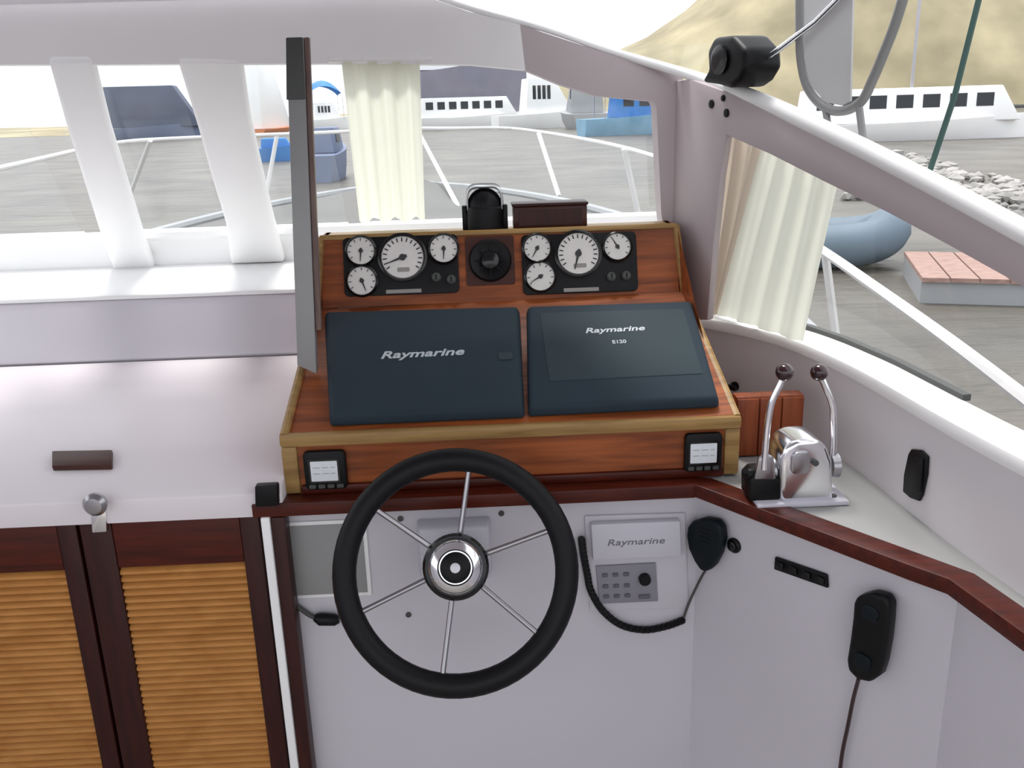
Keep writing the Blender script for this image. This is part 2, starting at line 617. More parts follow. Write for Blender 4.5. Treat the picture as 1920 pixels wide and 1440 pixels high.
# header beam above the windscreen, with its haunch down to the corner post
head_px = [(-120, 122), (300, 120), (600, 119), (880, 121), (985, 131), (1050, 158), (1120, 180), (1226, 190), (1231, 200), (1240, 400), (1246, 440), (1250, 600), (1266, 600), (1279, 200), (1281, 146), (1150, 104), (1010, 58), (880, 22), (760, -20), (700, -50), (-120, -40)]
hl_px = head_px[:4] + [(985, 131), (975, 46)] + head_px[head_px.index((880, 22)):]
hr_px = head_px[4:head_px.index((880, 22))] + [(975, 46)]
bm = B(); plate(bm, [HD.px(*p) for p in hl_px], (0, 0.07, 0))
struct(bm, 'beam_front', M['head_lit'])
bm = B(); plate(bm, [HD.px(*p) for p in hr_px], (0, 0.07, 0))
struct(bm, 'beam_corner_shaded', M['frame_grey'])  # same header, darker tone paints in its shading towards the corner
sidef = [(1264, 150), (1300, 150), (1400, 186), (1500, 232), (1600, 280), (1700, 331), (1782, 374), (1920, 448), (2150, 572),
         (2150, 700), (1920, 540), (1782, 463), (1665, 400), (1550, 344), (1440, 288), (1362, 254), (1350, 330), (1338, 450), (1326, 600), (1258, 600), (1262, 400), (1264, 200)]
bm = B(); plate(bm, [SD.px(*p) for p in sidef], -SD.n * 0.018)
struct(bm, 'beam_right', M['frame_grey'], bevel=0.004)
# white edging on the upper rim of the frame
rim = [HD.px(x, y, 0.004) for x, y in ((760, -22), (880, 20), (1010, 56), (1150, 103))] + [SD.px(x, y, 0.004) for x, y in ((1290, 145), (1400, 184), (1500, 230), (1600, 278), (1700, 329), (1782, 372), (1920, 446), (2150, 570))]
bm = B()
rm = catmull(rim, 4)
rad = [0.008 + 0.010 * min(1, max(0, (i - 10) / 14)) for i in range(len(rm))]
tube(bm, [p + V((0.012, 0.012, 0.004)) for p in rm], rad, seg=10)
struct(bm, 'trim_6', M['gel_bright'])

# windscreen: frames, posts and panes
def window(name, xa, xb, fr, label):
    bm = B()
    a0, a1 = xa, xb
    fbox(bm, fr, a0, a1, -0.005, 0.018, -0.012, 0.012)
    w = struct(bm, name, M['gel_bright'], label)
    bm = B()
    fbox(bm, fr, a0, a1, 0.018, 0.56, -0.003, 0.003)
    finish(bm, 'pane', M['glass'], w)
    return w
window('window_1', -1.80, -1.10, WS, 'far left windscreen pane')
window('window_2', -1.02, -0.70, WS, 'windscreen pane between the two wide white posts')
window('window_3', -0.58, -0.36, WS, 'narrow windscreen pane beside the grey pole')
window('window_4', -0.32, 0.60, WS, 'wide windscreen pane behind the compass')

def post(pix, name):
    bm = B()
    plate(bm, [PS.px(*p) for p in pix], -PS.n * 0.035)
    return struct(bm, name, M['gel_bright'], bevel=0.012, seg=3)
post([(213, 512), (290, 508), (268, 450), (205, 244), (172, 112), (88, 112), (125, 244), (190, 450)], 'pillar_screen_left')
post([(432, 498), (534, 494), (512, 413), (491, 324), (469, 228), (452, 112), (330, 112), (371, 244), (393, 324), (422, 420)], 'pillar_screen_middle')

# side window glass behind the curtain
bm = B()
lo = [sill[i] + V((0.075, 0.03, SILL_Z + 0.004)) for i in range(4, 22, 3)]
top_px = [(1380, 230), (1500, 300), (1640, 370), (1782, 440), (1920, 510), (2100, 600)]
hi = [SD.px(x, y, -0.11) for x, y in top_px]
def sideglass(s, t):
    k = s * (len(lo) - 1); i = min(len(lo) - 2, int(k)); f = k - i
    return lo[i].lerp(lo[i + 1], f).lerp(hi[i].lerp(hi[i + 1], f), t)
bm2 = B()
ribbon(bm2, [p - V((0, 0, p.z)) for p in lo], -0.008, 0.008, SILL_Z + 0.004, SILL_Z + 0.016)
w5 = struct(bm2, 'window_5', M['dark_alu'], 'side window below the sloping frame')
grid(bm, sideglass, 10, 3, thick=0.004)
finish(bm, 'pane', M['glass'], w5)

# ------------------------------------------------------------------ FOREDECK, WATER, SHORE
bm = B()
grid(bm, lambda s, t: V((-300 + 600 * s, -40 + 640 * t, -0.6)), 4, 4)
struct(bm, 'water', M['water'])

def at_depth(px, py, z):
    return onZ(px, py, z)
gun_r = [(1.02, 1.0, 0.72), (1.15, 2.0, 0.73), (1.27, 3.2, 0.76), (1.36, 4.6, 0.80), (1.22, 5.8, 0.85), (0.75, 7.2, 0.91), (0.1, 8.3, 0.95), (-0.6, 8.9, 0.98)]
gun_r = [V(p) for p in catmull(gun_r, 4)]
gun_l = [V((-1.2 - p.x, p.y, p.z)) for p in gun_r]
bm = B()
ng = len(gun_r) - 1
def gun_at(y, g):
    for a, b in zip(g, g[1:]):
        if a.y <= y <= b.y:
            return a.lerp(b, (y - a.y) / (b.y - a.y))
    return g[0] if y < g[0].y else g[-1]
def deckfn(s, t):
    y = 2.68 + (8.88 - 2.68) * t
    a, b = gun_at(y, gun_l), gun_at(y, gun_r)
    return a.lerp(b, s) + V((0, 0, 0.10 * math.sin(PI * s)))
grid(bm, deckfn, 14, 24)
def sidefn(s, t):
    y = 1.0 + 1.68 * t
    b = gun_at(y, gun_r)
    return V((0.87, y, b.z + 0.05)).lerp(b, s)
grid(bm, sidefn, 2, 10)
bmesh.ops.solidify(bm, geom=list(bm.faces), thickness=0.03)
struct(bm, 'ground_foredeck', M['deck'])
bm = B()
for g in (gun_r, gun_l):
    pts = [p + V((0, 0, 0.02)) for p in g]
    tube(bm, pts, 0.035, seg=8)
struct(bm, 'trim_7', M['boat_grey'])
bm = B()
for g, sg in ((gun_r, 1), (gun_l, -1)):
    for i in range(ng):
        a, b = g[i], g[i + 1]
        q = [a + V((0, 0, 0)), b + V((0, 0, 0)), V((b.x * 0.8 - 0.12, b.y - 0.25, -0.62)), V((a.x * 0.8 - 0.12, a.y - 0.15, -0.62))]
        bm.faces.new([bm.verts.new(p) for p in q])
struct(bm, 'wall_hull', M['boat_white'])

# pulpit railing round the foredeck
rail_pts = [onZ(1990, 800, 1.06), onZ(1782, 640, 1.10), onZ(1640, 538, 1.13), onZ(1535, 465, 1.16), onZ(1390, 372, 1.24), onZ(1235, 296, 1.32), onZ(1100, 262, 1.40), onZ(960, 241, 1.46), V((-0.2, 8.6, 1.50)), V((-0.75, 8.9, 1.51)), V((-1.3, 8.5, 1.50)), onZ(360, 258, 1.49), onZ(215, 268, 1.47), V((-2.6, 5.2, 1.42)), V((-2.65, 3.8, 1.36))]
rl = thing('pulpit_railing', 'white tubular railing round the foredeck seen through the windows', 'railing', (0.0, 6.0, 0.9))
bm = B(); tube(bm, catmull(rail_pts, 6), 0.016, seg=8)
finish(bm, 'rail', M['rail'], rl)
for a, b in ((onZ(1547, 474, 1.155), onZ(1573, 672, 0.76)), (onZ(1170, 279, 1.36), onZ(1197, 402, 0.88)),
             (onZ(1010, 250, 1.44), onZ(1048, 368, 0.94)), (onZ(780, 238, 1.49), onZ(868, 405, 0.93)),
             (onZ(282, 263, 1.48), onZ(243, 368, 0.94)), (onZ(520, 250, 1.50), onZ(500, 360, 0.97)), (V((-2.63, 4.4, 1.39)), V((-2.55, 4.3, 0.79)))):
    bm = B(); tube(bm, [a, b], 0.0145 if a.y < 4 else 0.02, seg=8)
    finish(bm, 'stanchion', M['rail'], rl)

# far shore
bm = B()
def hillfn(s, t):
    x = -220 + 520 * s
    h = (2.0 + 0.6 * math.sin(s * 19) + (34 + 4 * math.sin(s * 60)) * min(1, max(0, (s - 0.44) / 0.12))) * math.sin(PI * min(1, t * 0.9 + 0.001)) ** 0.7
    return V((x, 190 + 90 * t - 60 * s, -0.6 + h))
grid(bm, hillfn, 60, 8)
struct(bm, 'hills', M['hill'])


def boat(label, loc, heading, L, W, Hh, hull, cab, canopy=None, ch=1.4, cab_span=(0.28, 0.78), stripe=None, mast=0, group=None, nwin=4, name='motor_boat', can_h=0.9):
    """moored craft: lofted hull, deck, cabin with windows, canopy"""
    loc = V(loc)
    r = thing(name, label, 'boat', loc, group)
    rot = Matrix.Rotation(heading, 3, 'Z')
    def w(x, y, z):
        return rot @ V((x, y, z)) + loc
    secs = []
    N = 12
    for i in range(N + 1):
        s = i / N
        x = -L / 2 + L * s
        wd = W / 2 * (1 - max(0, (s - 0.45) / 0.55) ** 2.2) * (0.9 + 0.1 * min(1, s * 4))
        sh = Hh * (0.82 + 0.35 * s * s)
        secs.append((x, max(0.02, wd), sh))
    bm = B()
    rings = []
    for x, wd, sh in secs:
        rings.append([bm.verts.new(w(x + 0.12 * L * (sh / Hh - 0.8) * 0, y, z)) for y, z in
                      ((-wd, sh), (-wd * 0.92, sh * 0.45), (-wd * 0.7, -0.15), (wd * 0.7, -0.15), (wd * 0.92, sh * 0.45), (wd, sh))])
    for A, C in zip(rings, rings[1:]):
        for k in range(6):
            bm.faces.new((A[k], A[(k + 1) % 6], C[(k + 1) % 6], C[k]))
    bm.faces.new(rings[0][::-1]); bm.faces.new(rings[-1])
    finish(bm, 'hull', hull, r)
    if stripe:
        bm = B()
        for sg in (-1, 1):
            tube(bm, [w(x, sg * (wd + 0.02), sh - 0.06) for x, wd, sh in secs], 0.09, seg=6)
        finish(bm, 'rubbing_strake', stripe, r)
    if cab:
        c0, c1 = -L / 2 + L * cab_span[0], -L / 2 + L * cab_span[1]
        zb = Hh * 0.85
        hw = W * 0.36
        bm = B()
        hexa(bm, [w(c0, -hw, zb), w(c1, -hw * 0.8, zb), w(c1, hw * 0.8, zb), w(c0, hw, zb),
                  w(c0 + 0.1 * ch, -hw * 0.9, zb + ch), w(c1 - 0.6 * ch, -hw * 0.75, zb + ch), w(c1 - 0.6 * ch, hw * 0.75, zb + ch), w(c0 + 0.1 * ch, hw * 0.9, zb + ch)])
        cb = finish(bm, 'cabin', cab, r, bevel=0.08)
        for sg in (-1, 1):
            for k in range(nwin):
                f0 = (k + 0.18) / nwin; f1 = (k + 0.82) / nwin
                xa = c0 + 0.2 * ch + (c1 - c0 - 0.9 * ch) * f0
                xb = c0 + 0.2 * ch + (c1 - c0 - 0.9 * ch) * f1
                bm = B()
                yo = lambda x, q: sg * ((hw * (1 - 0.2 * (x - c0) / (c1 - c0))) * (1 - 0.09 * q) + 0.02)
                hexa(bm, [w(xa, yo(xa, .45) - .06 * sg, zb + ch * 0.42), w(xb, yo(xb, .45) - .06 * sg, zb + ch * 0.42), w(xb, yo(xb, .45), zb + ch * 0.42), w(xa, yo(xa, .45), zb + ch * 0.42),
                          w(xa, yo(xa, .8) - .06 * sg, zb + ch * 0.8), w(xb, yo(xb, .8) - .06 * sg, zb + ch * 0.8), w(xb, yo(xb, .8), zb + ch * 0.8), w(xa, yo(xa, .8), zb + ch * 0.8)])
                finish(bm, 'window', M['window_dark'], r)
    if canopy:
        zc = Hh * 0.85 + (ch if cab else 0.0) + can_h * 0.05
        x0c, x1c = -L / 2 + L * (cab_span[0] - 0.12), -L / 2 + L * (cab_span[1] + 0.02)
        bm = B()
        grid(bm, lambda s, t: w(x0c + (x1c - x0c) * s, (t - 0.5) * W * 0.95, zc + can_h * (math.sin(PI * (0.06 + 0.88 * s)) ** 0.6) * (0.35 + 0.65 * math.sin(PI * (0.1 + 0.8 * t)) ** 0.5)), 12, 8)
        bmesh.ops.solidify(bm, geom=list(bm.faces), thickness=0.06)
        finish(bm, 'canopy', canopy, r)
        for sx in (x0c + 0.1, x1c - 0.1):
            for sg in (-1, 1):
                bm = B(); tube(bm, [w(sx, sg * W * 0.44, Hh * 0.8), w(sx, sg * W * 0.44, zc + can_h * 0.25)], 0.04, seg=6)
                finish(bm, 'canopy_pole', M['steel'], r)
    if mast:
        bm = B(); tube(bm, [w(0, 0, Hh * 0.8), w(0, 0, Hh + mast)], 0.09, seg=8)
        finish(bm, 'mast', M['steel'], r)
    return r


WZ = -0.6
def water_at(px, py):
    p = onZ(px, py, WZ)
    return p

# left pane: big slate canvas-covered boat
p = water_at(285, 262); boat('large slate canvas covered boat moored beyond the left railing', p, math.radians(4), 12.5, 4.2, 1.7, M['boat_slate'], M['slate_canvas'], None, ch=4.7, cab_span=(0.0, 1.0), nwin=0)
# between second post and pole
p = water_at(494, 254); boat('tall white motor yacht with orange band behind the middle screen post', p, math.radians(80), 13, 6.6, 1.0, M['orange'], M['boat_white'], None, ch=7.6, cab_span=(0.05, 0.9), nwin=0)
p = water_at(518, 302); boat('small blue boat with canvas cover moored left of the grey pole', p, math.radians(10), 3.2, 1.6, 0.8, M['blue'], M['blue'], None, ch=0.5, nwin=0)
# between pole and curtain
p = water_at(622, 335); boat('slate blue launch moored between the grey pole and the curtain', p, math.radians(86), 4, 1.15, 1.1, M['boat_slate'], M['boat_slate'], None, ch=0.9, nwin=1)
p = water_at(612, 243); boat('white cruiser under a blue awning seen right of the grey pole', p, math.radians(20), 9, 4.2, 1.8, M['boat_white'], M['boat_white'], M['blue'], ch=2.6, can_h=3.2)
# middle pane
p = water_at(868, 233); boat('large violet grey hulled ship looming behind the white houseboat', p, math.radians(8), 23, 8.0, 10.5, M['violet_canvas'], M['boat_white'], None, ch=3.0, cab_span=(0.1, 0.6), nwin=5, name='moored_ship')
p = water_at(880, 242); boat('white houseboat with a row of dark windows beyond the bow railing', p, math.radians(4), 14, 5.0, 1.7, M['boat_white'], M['boat_white'], None, ch=2.4, cab_span=(0.06, 0.94), nwin=7)
p = water_at(1020, 240); boat('white cabin cruiser with dark windows right of the houseboat', p, math.radians(12), 12, 4.6, 1.9, M['boat_white'], M['boat_white'], None, ch=4.0, nwin=4)
p = water_at(1094, 241); boat('grey hulled tug moored beside the blue covered boat', p, math.radians(100), 8, 5.0, 1.9, M['boat_grey'], M['boat_grey'], None, ch=3.6, nwin=2)
p = water_at(1190, 252); boat('blue covered boat with pale hull left of the corner post', p, math.radians(8), 9.0, 3.6, 1.6, M['blue_pale'], M['blue'], M['blue'], ch=2.0, can_h=2.0, nwin=2)

# right pane: inflatable dinghy and dock
p = onZ(1548, 494, WZ)
dg = thing('inflatable_dinghy', 'blue grey inflatable dinghy on the water behind the side railing', 'dinghy', p)
Ld, Wd = 0.8, 0.42
out = [V((-Ld, -Wd, 0.3)), V((0, -Wd * 1.05, 0.3)), V((Ld * 0.7, -Wd * 0.8, 0.36)), V((Ld, 0, 0.5)), V((Ld * 0.7, Wd * 0.8, 0.36)), V((0, Wd * 1.05, 0.3)), V((-Ld, Wd, 0.3))]
rz = Matrix.Rotation(math.radians(-20), 3, 'Z')
out = [rz @ q + p for q in out]
bm = B(); tube(bm, catmull(out, 6), 0.3, seg=12); finish(bm, 'buoyancy_tube', M['inflatable'], dg)
bm = B(); plate(bm, [rz @ V(q) + p for q in ((-Ld, -Wd, 0.1), (Ld * 0.8, -Wd * 0.7, 0.12), (Ld * 0.8, Wd * 0.7, 0.12), (-Ld, Wd, 0.1))], (0, 0, 0.05)); finish(bm, 'floorboard', M['boat_grey'], dg)
bm = B(); plate(bm, [rz @ V(q) + p for q in ((-0.3, -Wd, 0.45), (0.0, -Wd, 0.45), (0.0, Wd, 0.45), (-0.3, Wd, 0.45))], (0, 0, 0.04)); finish(bm, 'thwart', M['dock'], dg)
bm = B(); tube(bm, catmull([q + V((0, 0, 0.22)) for q in [out[0], out[1], out[2], out[3]]], 5), 0.035, seg=6); finish(bm, 'grab_line', M['black'], dg)

dk = thing('floating_dock', 'reddish plank pontoon on the water at the far right', 'dock', onZ(1940, 515, WZ))
dfr = Fr(onZ(1940, 515, WZ + 0.3), (1, -0.35, 0), (0.35, 1, 0))
for k in range(14):
    bm = B(); fbox(bm, dfr, -1.2 + k * 0.30, -1.2 + k * 0.30 + 0.28, -0.35, 1.6, -0.05, 0.0)
    finish(bm, 'plank', M['dock'], dk)
bm = B(); fbox(bm, dfr, -1.2, 3.0, -0.3, 1.55, -0.4, -0.05); finish(bm, 'float', M['boat_grey'], dk)

# upper right view above the sloping frame
p = onZ(1700, 262, WZ); boat('white trawler yacht with black windows in the upper right opening', p, math.radians(-8), 13, 3.8, 1.1, M['boat_white'], M['boat_white'], None, ch=1.8, cab_span=(0.05, 0.92), nwin=7, mast=9)
bm = B()
random.seed(3)
for k in range(420):
    px = 1590 + 380 * random.random(); py = 276 + 95 * random.random()
    c = onZ(px, py + 0.25 * max(0, px - 1650), WZ + 0.1)
    s = (c - CAM).length * random.uniform(0.004, 0.009)
    d = bmesh.ops.create_icosphere(bm, subdivisions=1, radius=s)
    for v in d['verts']:
        v.co = V((v.co.x * random.uniform(0.8, 1.5), v.co.y, v.co.z * random.uniform(0.5, 0.9))) * random.uniform(0.85, 1.1) + c
o = finish(bm, 'rubble', M['rock'], kind='stuff', smooth=15)
tag(o, 'grey rock rubble along the shore below the white trawler', 'rocks')

# ------------------------------------------------------------------ HELM CONSOLE
ZT = 1.046
con = thing('helm_console', 'varnished teak helm console standing on the white bulkhead', 'console', (0.057, 1.9, 0.925))
bm = B(); fbox(bm, FP, X0 + 0.012, X1 - 0.012, 0.924, ZT - 0.012, -0.02, 0.0); finish(bm, 'front_panel', M['teak'], con)
# sloping top
GL, GR = -0.365, 0.477                                           # gauge panel width
bm = B(); plate(bm, [SP.pt(X0 + .01, 0.0), SP.pt(X1 - .01, 0.0), SP.pt(GR + .02, 0.437), SP.pt(GL - .02, 0.437)], -SP.n * 0.015)
finish(bm, 'sloping_panel', M['teak'], con)
GH = GP.px(930, 434)
gh = (GH - GP.o).dot(GP.v)
bm = B(); plate(bm, [GP.pt(GL, 0), GP.pt(GR, 0), GP.pt(GR - 0.006, gh), GP.pt(GL + 0.006, gh)], -GP.n * 0.02)
finish(bm, 'gauge_board', M['teak'], con)
# console lid behind the gauge board
top = GP.pt(0, gh)
bm = B(); hexa(bm, [(GL, top.y - 0.0, top.z - 0.012), (GR, top.y, top.z - 0.012), (GR, top.y + 0.095, top.z - 0.012), (GL, top.y + 0.095, top.z - 0.012),
                    (GL, top.y - 0.0, top.z), (GR, top.y, top.z), (GR, top.y + 0.095, top.z), (GL, top.y + 0.095, top.z)])
finish(bm, 'lid', M['teak_gold'], con, bevel=0.004)
for sx, gx in ((X0, GL), (X1, GR)):
    bm = B()
    th = 0.014 if sx < 0 else -0.014
    s0 = [V((sx, 1.70, 0.924)), V((sx, 1.70, ZT)), V((gx + (-.018 if sx < 0 else .018), 2.10, 1.214)), V((gx, top.y, top.z)), V((gx, top.y + 0.095, top.z)), V((gx, top.y + 0.095, 0.924))]
    a = [bm.verts.new(p) for p in s0]; b = [bm.verts.new(p + V((th, 0, 0))) for p in s0]
    for i in range(6):
        bm.faces.new((a[i], a[(i + 1) % 6], b[(i + 1) % 6], b[i]))
    bm.faces.new(a); bm.faces.new(b[::-1])
    bmesh.ops.triangulate(bm, faces=[f for f in bm.faces if len(f.verts) > 4])
    finish(bm, 'side_panel', M['teak'], con)
# golden edge mouldings
def moulding(pts, r, name='edge_moulding'):
    bm = B(); tube(bm, pts, r, seg=8)
    finish(bm, name, M['teak_gold'], con)
bm = B(); fbox(bm, FP, X0 - 0.004, X1 + 0.004, ZT - 0.021, ZT + 0.005, -0.012, 0.012); finish(bm, 'edge_moulding', M['teak_gold'], con, bevel=0.006)
for x in (X0, X1):
    bm = B(); fbox(bm, FP, x - (0.004 if x < 0 else 0.028), x + (0.028 if x < 0 else 0.004), 0.924, ZT - 0.021, -0.012, 0.006); finish(bm, 'corner_moulding', M['teak_gold'], con, bevel=0.006)
moulding([V((X0 + .004, 1.70, ZT)), V((GL - .014, 2.10, 1.216)), V((GL + .002, top.y, top.z))], 0.009)
moulding([V((X1 - .004, 1.70, ZT)), V((GR + .014, 2.10, 1.216)), V((GR - .002, top.y, top.z))], 0.009)
bm = B(); fbox(bm, GP, GL, GR, gh - 0.008, gh + 0.005, -0.005, 0.006); finish(bm, 'top_moulding', M['teak_gold'], con, bevel=0.003)
bm = B(); fbox(bm, FP, X0 + 0.03, X1 - 0.03, 0.924, 0.942, -0.01, 0.010); finish(bm, 'foot_moulding', M['maho'], con, bevel=0.003)

# ------------------------------------------------------------------ slate covers on the plotters
def cover(name, label, pix, m, text, tpix, tw, inner=None, extra=None):
    c = sum((SP.px(*p) for p in pix), V((0, 0, 0))) / 4
    t = thing(name, label, 'display cover', c - SP.n * 0.0, 'slate plotter covers')
    bm = B()
    f = [SP.px(x, y, 0.028) for x, y in pix]
    ctr = sum(f, V((0, 0, 0))) / 4
    lo = [SP.px(x, y, 0.028) - SP.n * 0.0275 for x, y in pix]
    hi = [p + (ctr - p) * 0.035 for p in f]
    hexa(bm, [lo[3], lo[2], lo[1], lo[0], hi[3], hi[2], hi[1], hi[0]])
    finish(bm, 'shell', m, t, bevel=0.009, seg=3)
    if inner:
        bm = B()
        g = [SP.px(x, y, 0.030) for x, y in inner]
        plate(bm, g, -SP.n * 0.006)
        finish(bm, 'raised_face', M['slate2'], t, bevel=0.0025)
    tf = SP.at(SP.px(tpix[0], tpix[1], 0.0305 if inner else 0.0285))
    wm = SP.m(tf.o, tw)
    lettering(text, tf, 0, 0, wm * 0.19, M['white_ink'], t, shear=0.25, offset=0.02, width=wm)
    if extra:
        tf2 = SP.at(SP.px(extra[1], extra[2], 0.0305 if inner else 0.0285))
        lettering(extra[0], tf2, 0, 0, wm * 0.12, M['white_ink'], t, offset=0.02, width=SP.m(tf2.o, extra[3]))
    return t
cv = cover('plotter_cover', 'slate blue plotter cover lying left, with large white lettering across its middle', [(604, 580), (976, 570), (986, 768), (614, 784)], M['slate'], 'Raymarine', (791, 663), 156)
# moulded finger recess on the left cover
bm = B(); rf = SP.at(SP.px(948, 668, 0.0285)); rplate(bm, rf, 0, 0, 0.030, 0.024, 0.005, -0.002, 0.0016); finish(bm, 'finger_grip', M['slate2'], cv)
cover('plotter_cover', 'slate blue plotter cover lying right, with a raised face and small lettering', [(985, 570), (1300, 560), (1354, 748), (988, 766)], M['slate'], 'Raymarine', (1152, 618), 112,
      inner=[(1012, 586), (1282, 578), (1318, 700), (1030, 714)], extra=('E120', 1161, 641, 26))

# ------------------------------------------------------------------ gauge clusters
def cluster(name, label, corner, gauges, plate_px, switches):
    xs = [p[0] for p in corner]; ys = [p[1] for p in corner]
    cpx = ((min(xs) + max(xs)) / 2, (min(ys) + max(ys)) / 2)
    t = thing(name, label, 'gauge panel', GP.px(*cpx))
    fr = GP.at(GP.px(*cpx))
    w = (GP.px(max(xs), cpx[1]) - GP.px(min(xs), cpx[1])).length
    h = (GP.px(cpx[0], max(ys)) - GP.px(cpx[0], min(ys))).length
    bm = B(); rplate(bm, fr, 0, 0, w, h, 0.012, 0.0008, 0.007)
    finish(bm, 'backing_plate', M['black'], t, bevel=0.002)
    for gx, gy, gr, ang, zones in gauges:
        gf = GP.at(GP.px(gx, gy, 0.007))
        r = GP.m(gf.o, gr)
        bm = B()
        lathe(bm, gf, [(r * 1.10, 0), (r * 1.10, 0.006), (r * 1.0, 0.009), (r * 0.95, 0.009), (r * 0.93, 0.004), (0, 0.004)], seg=30)
        gz = finish(bm, 'gauge', M['black_gloss'], t)
        bm = B(); lathe(bm, gf, [(r * 0.93, 0.0042), (r * 0.93, 0.0056), (0, 0.0056)], seg=30); finish(bm, 'dial', M['dial'], gz)
        bm = B()
        nt = 9 if gr < 35 else 17
        for k in range(nt):
            a = math.radians(215 - 250 * k / (nt - 1))
            f2 = Fr(gf.o, gf.u * math.cos(a) + gf.v * math.sin(a), gf.v * math.cos(a) - gf.u * math.sin(a))
            fbox(bm, f2, r * 0.70, r * 0.88, -r * 0.028, r * 0.028, 0.0056, 0.0061)
        finish(bm, 'scale_marks', M['needle'], gz)
        if zones:
            bm = B(); rplate(bm, gf, zones[0] * r, zones[1] * r, zones[2] * r, zones[3] * r, 0.06 * r, 0.0056, 0.0060); finish(bm, 'counter_window', M['dial_grey'], gz)
        bm = B()
        a = math.radians(ang)
        f2 = Fr(gf.o, gf.u * math.cos(a) + gf.v * math.sin(a), gf.v * math.cos(a) - gf.u * math.sin(a))
        plate(bm, [f2.pt(-r * 0.2, -r * 0.07, 0.0072), f2.pt(r * 0.74, -r * 0.02, 0.0072), f2.pt(r * 0.74, r * 0.02, 0.0072), f2.pt(-r * 0.2, r * 0.07, 0.0072)], -gf.n * 0.0008)
        finish(bm, 'needle', M['needle'], gz)
        bm = B(); lathe(bm, gf, [(r * 0.15, 0.0056), (r * 0.15, 0.0082), (0, 0.0086)], seg=14); finish(bm, 'needle_cap', M['needle'], gz)
    pf = GP.at(GP.px(plate_px[0], plate_px[1], 0.007))
    bm = B(); rplate(bm, pf, 0, 0, GP.m(pf.o, 66), GP.m(pf.o, 7), 0.001, 0, 0.0012); finish(bm, 'name_plate', M['dial_grey'], t)
    for sx, sy in switches:
        sf = GP.at(GP.px(sx, sy, 0.007))
        bm = B(); lathe(bm, sf, [(0.011, 0), (0.011, 0.004), (0.008, 0.006), (0.008, 0.011), (0, 0.011)], seg=16); k = finish(bm, 'key_switch', M['dark_alu'], t)
        bm = B(); fbox(bm, sf, -0.0015, 0.0015, -0.006, 0.006, 0.011, 0.0122); finish(bm, 'key_slot', M['black'], k)
    return t
cluster('engine_gauge_panel', 'black engine gauge panel on the left of the teak gauge board', [(645, 443), (860, 553)],
        [(677, 471, 27, 265, None), (679, 527, 28, 290, None), (755, 483, 42, 200, (0.02, -0.55, 0.55, 0.2)), (832, 467, 27, 268, None)], (757, 546), [(818, 520), (846, 524)])
cluster('engine_gauge_panel', 'black engine gauge panel on the right of the round black horn', [(979, 438), (1194, 550)],
        [(1007, 466, 26, 240, None), (1013, 519, 28, 210, None), (1084, 476, 41, 255, (0.05, -0.55, 0.6, 0.2)), (1157, 463, 26, 120, None)], (1090, 543), [(1146, 519), (1174, 517)])

# round black horn between the two gauge panels
hf = GP.at(GP.px(919, 489))
r = GP.m(hf.o, 40)
hn = thing('round_speaker', 'round black alarm speaker between the two engine gauge panels', 'speaker', hf.o)
bm = B(); lathe(bm, hf, [(r, 0.0006), (r, 0.010), (r * 0.92, 0.015), (r * 0.8, 0.013), (r * 0.55, 0.006), (0, 0.006)], seg=32); finish(bm, 'bezel', M['black'], hn)
bm = B(); lathe(bm, hf, [(r * 0.42, 0.006), (r * 0.40, 0.016), (r * 0.2, 0.02), (0, 0.021)], seg=24); finish(bm, 'centre_cone', M['black_gloss'], hn)
for k in range(8):
    a = PI * 2 * k / 8
    f2 = Fr(hf.o, hf.u * math.cos(a) + hf.v * math.sin(a), hf.v * math.cos(a) - hf.u * math.sin(a))
    bm = B(); fbox(bm, f2, r * 0.42, r * 0.8, -0.0012, 0.0012, 0.006, 0.0125); finish(bm, 'grille_rib', M['black'], hn)
bm = B(); rplate(bm, hf, 0, 0, r * 2.28, r * 2.3, 0.006, 0.0003, 0.003); finish(bm, 'mounting_plate', M['brown_box'], hn)

# compass on the console lid
LIDZ = top.z
cpos = onY(910, 424, top.y + 0.047); cpos.z = LIDZ + 0.0006
cp = thing('compass', 'black domed steering compass on top of the console', 'compass', cpos)
cfr = Fr(cpos, (1, 0, 0), (0, 1, 0))
rc = 0.046
bm = B(); lathe(bm, cfr, [(rc * 0.98, 0), (rc, 0.006), (rc, 0.05), (rc * 0.97, 0.056)], seg=32); finish(bm, 'binnacle', M['black'], cp, bevel=0.002)
bm = B(); lathe(bm, cfr, [(rc * 0.9, 0.05)] + [(rc * 0.9 * math.cos(a), 0.056 + 0.042 * math.sin(a)) for a in [i * PI / 2 / 8 for i in range(8)]] + [(0, 0.098)], seg=32); finish(bm, 'dome', M['black'], cp)
bm = B()
def se(a, e=0.45):
    c_, s_ = math.cos(a), math.sin(a)
    return math.copysign(abs(c_) ** e, c_), abs(s_) ** e
hood = [cfr.pt(rc * 0.88 * se(a)[0], -rc * 0.43, 0.048 + 0.052 * se(a)[1]) for a in [PI * i / 20 for i in range(21)]]
tube(bm, hood, 0.002, seg=8); finish(bm, 'hood_ring', M['steel'], cp)
bm = B()
grid(bm, lambda s, t: cfr.pt((rc * 0.98) * se(PI * s)[0], rc * (-0.40 + 1.2 * t), 0.040 + 0.066 * se(PI * s)[1]), 24, 4)
bmesh.ops.solidify(bm, geom=list(bm.faces), thickness=0.003)
finish(bm, 'hood', M['black'], cp)
for sx in (-1, 1):
    bm = B(); box(bm, cpos.x + sx * rc * 1.05 - 0.006, cpos.x + sx * rc * 1.05 + 0.006, cpos.y - 0.012, cpos.y + 0.012, LIDZ, LIDZ + 0.058); finish(bm, 'bracket', M['black'], cp, bevel=0.002)

